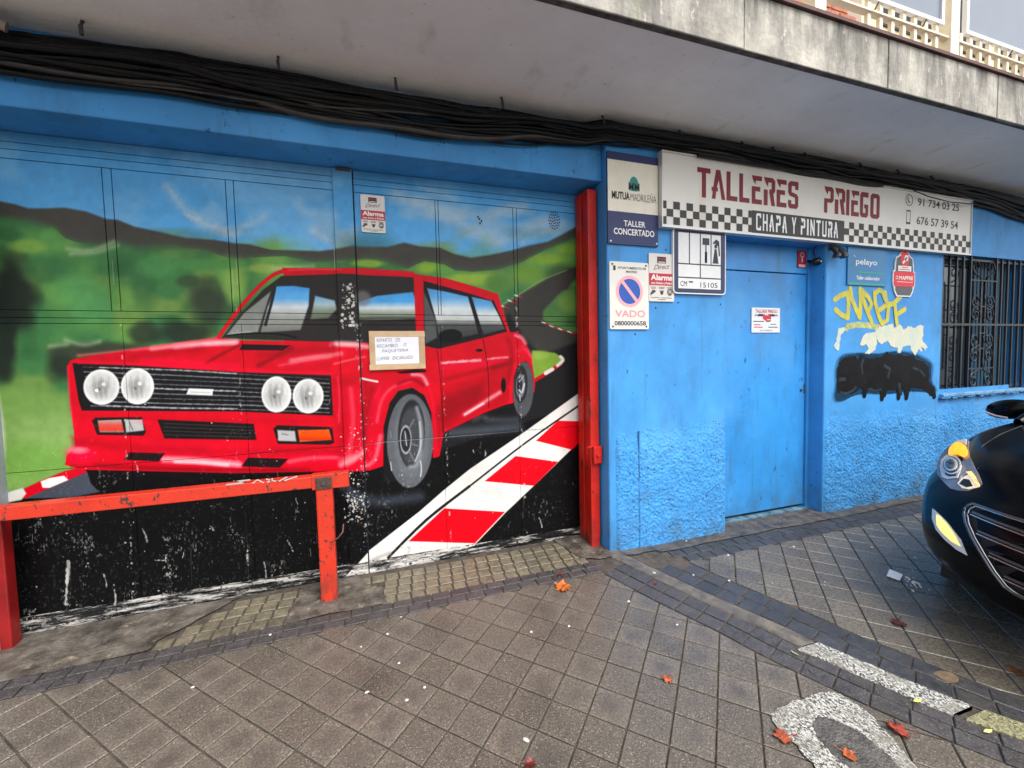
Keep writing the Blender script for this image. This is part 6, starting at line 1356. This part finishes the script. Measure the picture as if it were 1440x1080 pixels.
def px_ring(cx, cy, r, n=20): return [(cx + r * math.cos(2 * math.pi * k / n), cy + r * math.sin(2 * math.pi * k / n)) for k in range(n)]
c = Z1([(455, 740)])[0]
in_hl('projector_ring', px_ring(c[0], c[1], 13.5), M_SILV, .0135); in_hl('projector_bezel', px_ring(c[0], c[1], 11.3), mat('dark bezel', (.02, .02, .022), .3), .0165); in_hl('projector_ring', px_ring(c[0], c[1], 9.6), M_SILV, .0195); in_hl('projector_lens', px_ring(c[0], c[1], 7.2), mat('projector lens', (.10, .105, .11), .12, spec=.5), .022, bulge=.008)
fg = shell('fog_lamp', Z2([(268, 160), (320, 205), (400, 285), (460, 362), (520, 440), (576, 578), (480, 525), (380, 442), (300, 350), (264, 250)]), mat('fog lamp rim', (.80, .78, .80), .3), car, .004, .02)
for i, o in enumerate(fg):
    pass
a = shell('daylight_lens', Z2([(312, 215), (350, 245), (400, 300), (460, 385), (522, 498), (450, 455), (370, 380), (318, 310)]), mat('lit daylight lamp', (.9, .75, .12), .3, emit=(1., .80, .28), estr=.42, var=.35, vscale=45), fg[0], .007, .004, mirror=False, bulge=.004)[0]
c = a.copy(); c.data = a.data.copy(); COL.objects.link(c); c.parent = fg[1]
for v in c.data.vertices: v.co.y *= -1
c.data.flip_normals()
# grille, drawn in the car's own (y, z) front elevation and mirrored
gl = [hit(*p)[0] for p in Z2([(640, 128), (590, 150), (565, 195), (582, 290), (640, 420), (720, 560), (820, 720), (920, 850), (1010, 912), (1078, 948)])]
gyz = [(p.y, p.z) for p in gl]
edge = gyz + [(0, gyz[-1][1] - .012)]
topz = gyz[0][1] + .0
outl = [(0, topz + .012)] + gyz + [(0, gyz[-1][1] - .012)]
outl_full = outl + [(-y, z) for y, z in outl[-2:0:-1]]
grl = shell('grille', outl_full, M_BLKP, car, .003, .02, proj=front, cuts=3, mirror=False)[0]
def along(yz, r, name, m, off=.012, parent=grl):
    P = []
    for i in range(len(yz) - 1):
        for k in range(4): t = k / 4; P.append((yz[i][0] + (yz[i + 1][0] - yz[i][0]) * t, yz[i][1] + (yz[i + 1][1] - yz[i][1]) * t))
    P.append(yz[-1]); Q = []
    for y, z in P: h, n = front(y, z); Q.append(h + n * off)
    mb = MB(); mb.tube(Q, r, 7); return link(name, mb.mesh(name), m, parent)
ring_full = outl_full + [outl_full[0]]
along(outl_full[:len(outl)] + outl_full[len(outl):] + [outl_full[0]], .0075, 'grille_frame', M_DCHROME); 
along([(y * .965, topz - .005 + (z - topz) * .955) for y, z in ring_full], .0035, 'grille_inner_frame', M_CHROME, .014)
for a_, b_ in (((640, 200), (1078, 352)), ((690, 365), (1078, 522)), ((795, 557), (1078, 700)), ((925, 762), (1078, 828))):
    h1 = hit(*Z2([a_])[0])[0]; h2 = hit(*Z2([b_])[0])[0]; zc = h1.z; sl = (h2.z - h1.z) / (h2.y - h1.y + 1e-6); sl = max(-.2, min(.2, sl)); z0 = h1.z
    yz = [(h1.y, z0), (h1.y * .5, z0 - .008), (0, z0 - .010), (-h1.y * .5, z0 - .008), (-h1.y, z0)]
    along(yz, .009, 'slat', M_DCHROME, .008); along([(y, z - .012) for y, z in yz], .0038, 'slat_trim', M_CHROME, .017)
emb = front(0, topz + .06); mb = MB(); mb.tube([emb[0] + emb[1] * .004, emb[0] + emb[1] * .012], .045, 20); link('emblem', mb.mesh('emblem'), M_CHROME, car)
# bonnet shut line and lower lip
for sg in (1, -1):
    q = []
    for x, y in ((.30, .60), (.55, .70), (.8, .735), (1.05, .75)):
        h = TREE.ray_cast(Vector((x, sg * y, 2)), Vector((0, 0, -1)))
        if h[0]: q.append(h[0] + Vector((0, 0, .0005)))
    mb = MB(); mb.tube(q, .0035, 5); link('bonnet_gap', mb.mesh('bonnet_gap'), M_BLKP, body)
q = [Vector((d + .01, y * .96, z)) for d, y, z in R_[0][:18]]; q = [Vector((p.x, -p.y, p.z)) for p in q[:0:-1]] + q
mb = MB(); mb.tube(q, .028, 6); link('lower_lip', mb.mesh('lower_lip'), M_BLKP, car)
# cabin
def cab_ring(z, d0, d1, w, r):
    pts = []
    for k in range(28):
        a = 2 * math.pi * k / 28; c, s = math.cos(a), math.sin(a); e = .32
        pts.append(((d0 + d1) / 2 - (d1 - d0) / 2 * math.copysign(abs(c)**e, c), w * math.copysign(abs(s)**e, s), z))
    return pts
def loft(rings, name, m, parent, cap=False):
    mb = MB(); n = len(rings[0]); vs = [p for r in rings for p in r]; fs = [(j * n + i, j * n + (i + 1) % n, (j + 1) * n + (i + 1) % n, (j + 1) * n + i) for j in range(len(rings) - 1) for i in range(n)]
    if cap: fs.append(tuple(range((len(rings) - 1) * n, len(rings) * n)))
    mb.add(vs, fs, True); o = link(name, mb.mesh(name), m, parent); b = bmesh.new(); b.from_mesh(o.data); bmesh.ops.recalc_face_normals(b, faces=b.faces); b.to_mesh(o.data); b.free(); return o
loft([cab_ring(.90, .98, 4.0, .80, 0), cab_ring(.97, 1.08, 3.95, .79, 0), cab_ring(1.38, 1.82, 3.62, .62, 0)], 'cabin_glass', M_GLASS, car)
loft([cab_ring(1.375, 1.81, 3.64, .63, 0), cab_ring(1.43, 1.92, 3.52, .58, 0), cab_ring(1.465, 2.2, 3.3, .42, 0)], 'roof', M_PAINT, car, True)
for sg in (1, -1):
    for a_, b_ in (((1.10, .785, .95), (1.84, .62, 1.385)), ((2.45, .815, .95), (2.5, .635, 1.385)), ((3.6, .80, .95), (3.4, .62, 1.385))):
        mb = MB(); mb.tube([Vector((a_[0], sg * a_[1], a_[2])), Vector((b_[0], sg * b_[1], b_[2]))], .028, 6); link('pillar', mb.mesh('pillar'), M_PAINT, car)
# mirrors
mp = at(1420, 569, 2.4)
for sg in (1, -1):
    bm = bmesh.new(); bmesh.ops.create_uvsphere(bm, u_segments=18, v_segments=10, radius=1)
    for v in bm.verts:
        x, y, z = v.co; v.co = Vector((1.44 + .075 * x * (1 if x < 0 else .5), sg * (.955 + .125 * y), .985 + .068 * (math.copysign(abs(z)**.8, z)) - .02 * y))
    mb = MB(); mb.bm(bm, True); o = link('wing_mirror', mb.mesh('wing_mirror'), M_PAINT, car)
    b = bmesh.new(); b.from_mesh(o.data); bmesh.ops.recalc_face_normals(b, faces=b.faces); b.to_mesh(o.data); b.free()
    mb = MB(); mb.tube([(1.44, sg * .80, .90), (1.44, sg * .86, .925), (1.44, sg * .90, .94)], [.03, .026, .028], 8); link('mirror_arm', mb.mesh('mirror_arm'), M_PAINT, o)
    mb = MB(); mb.tube([(1.377, sg * 1.055, .953), (1.368, sg * 1.0, .938), (1.366, sg * .94, .932)], .007, 6); link('repeater', mb.mesh('repeater'), mat('mirror repeater', (.6, .45, .45), .2), o)
    for dx in (.74, 3.20):
        mb = MB(); mb.tube([(dx + .2, sg * .70, .31), (dx + .2, sg * .885, .31)], .31, 30); wh = link('wheel', mb.mesh('wheel'), M_TYRE, car)
        mb = MB(); mb.tube([(dx + .2, sg * .882, .31), (dx + .2, sg * .893, .31)], .205, 24); link('rim', mb.mesh('rim'), M_DCHROME, wh)
        mb = MB(); 
        for k in range(5): a = 2 * math.pi * k / 5; mb.tube([(dx + .2, sg * .899, .31), (dx + .2 + .19 * math.cos(a), sg * .897, .31 + .19 * math.sin(a))], .022, 5)
        link('spokes', mb.mesh('spokes'), M_CHROME, wh)
mb = MB(); mb.box(.3, 4.0, -.70, .70, .16, .30); link('underbody', mb.mesh('underbody'), M_BLKP, car)
bpy.data.meshes.remove(ev)
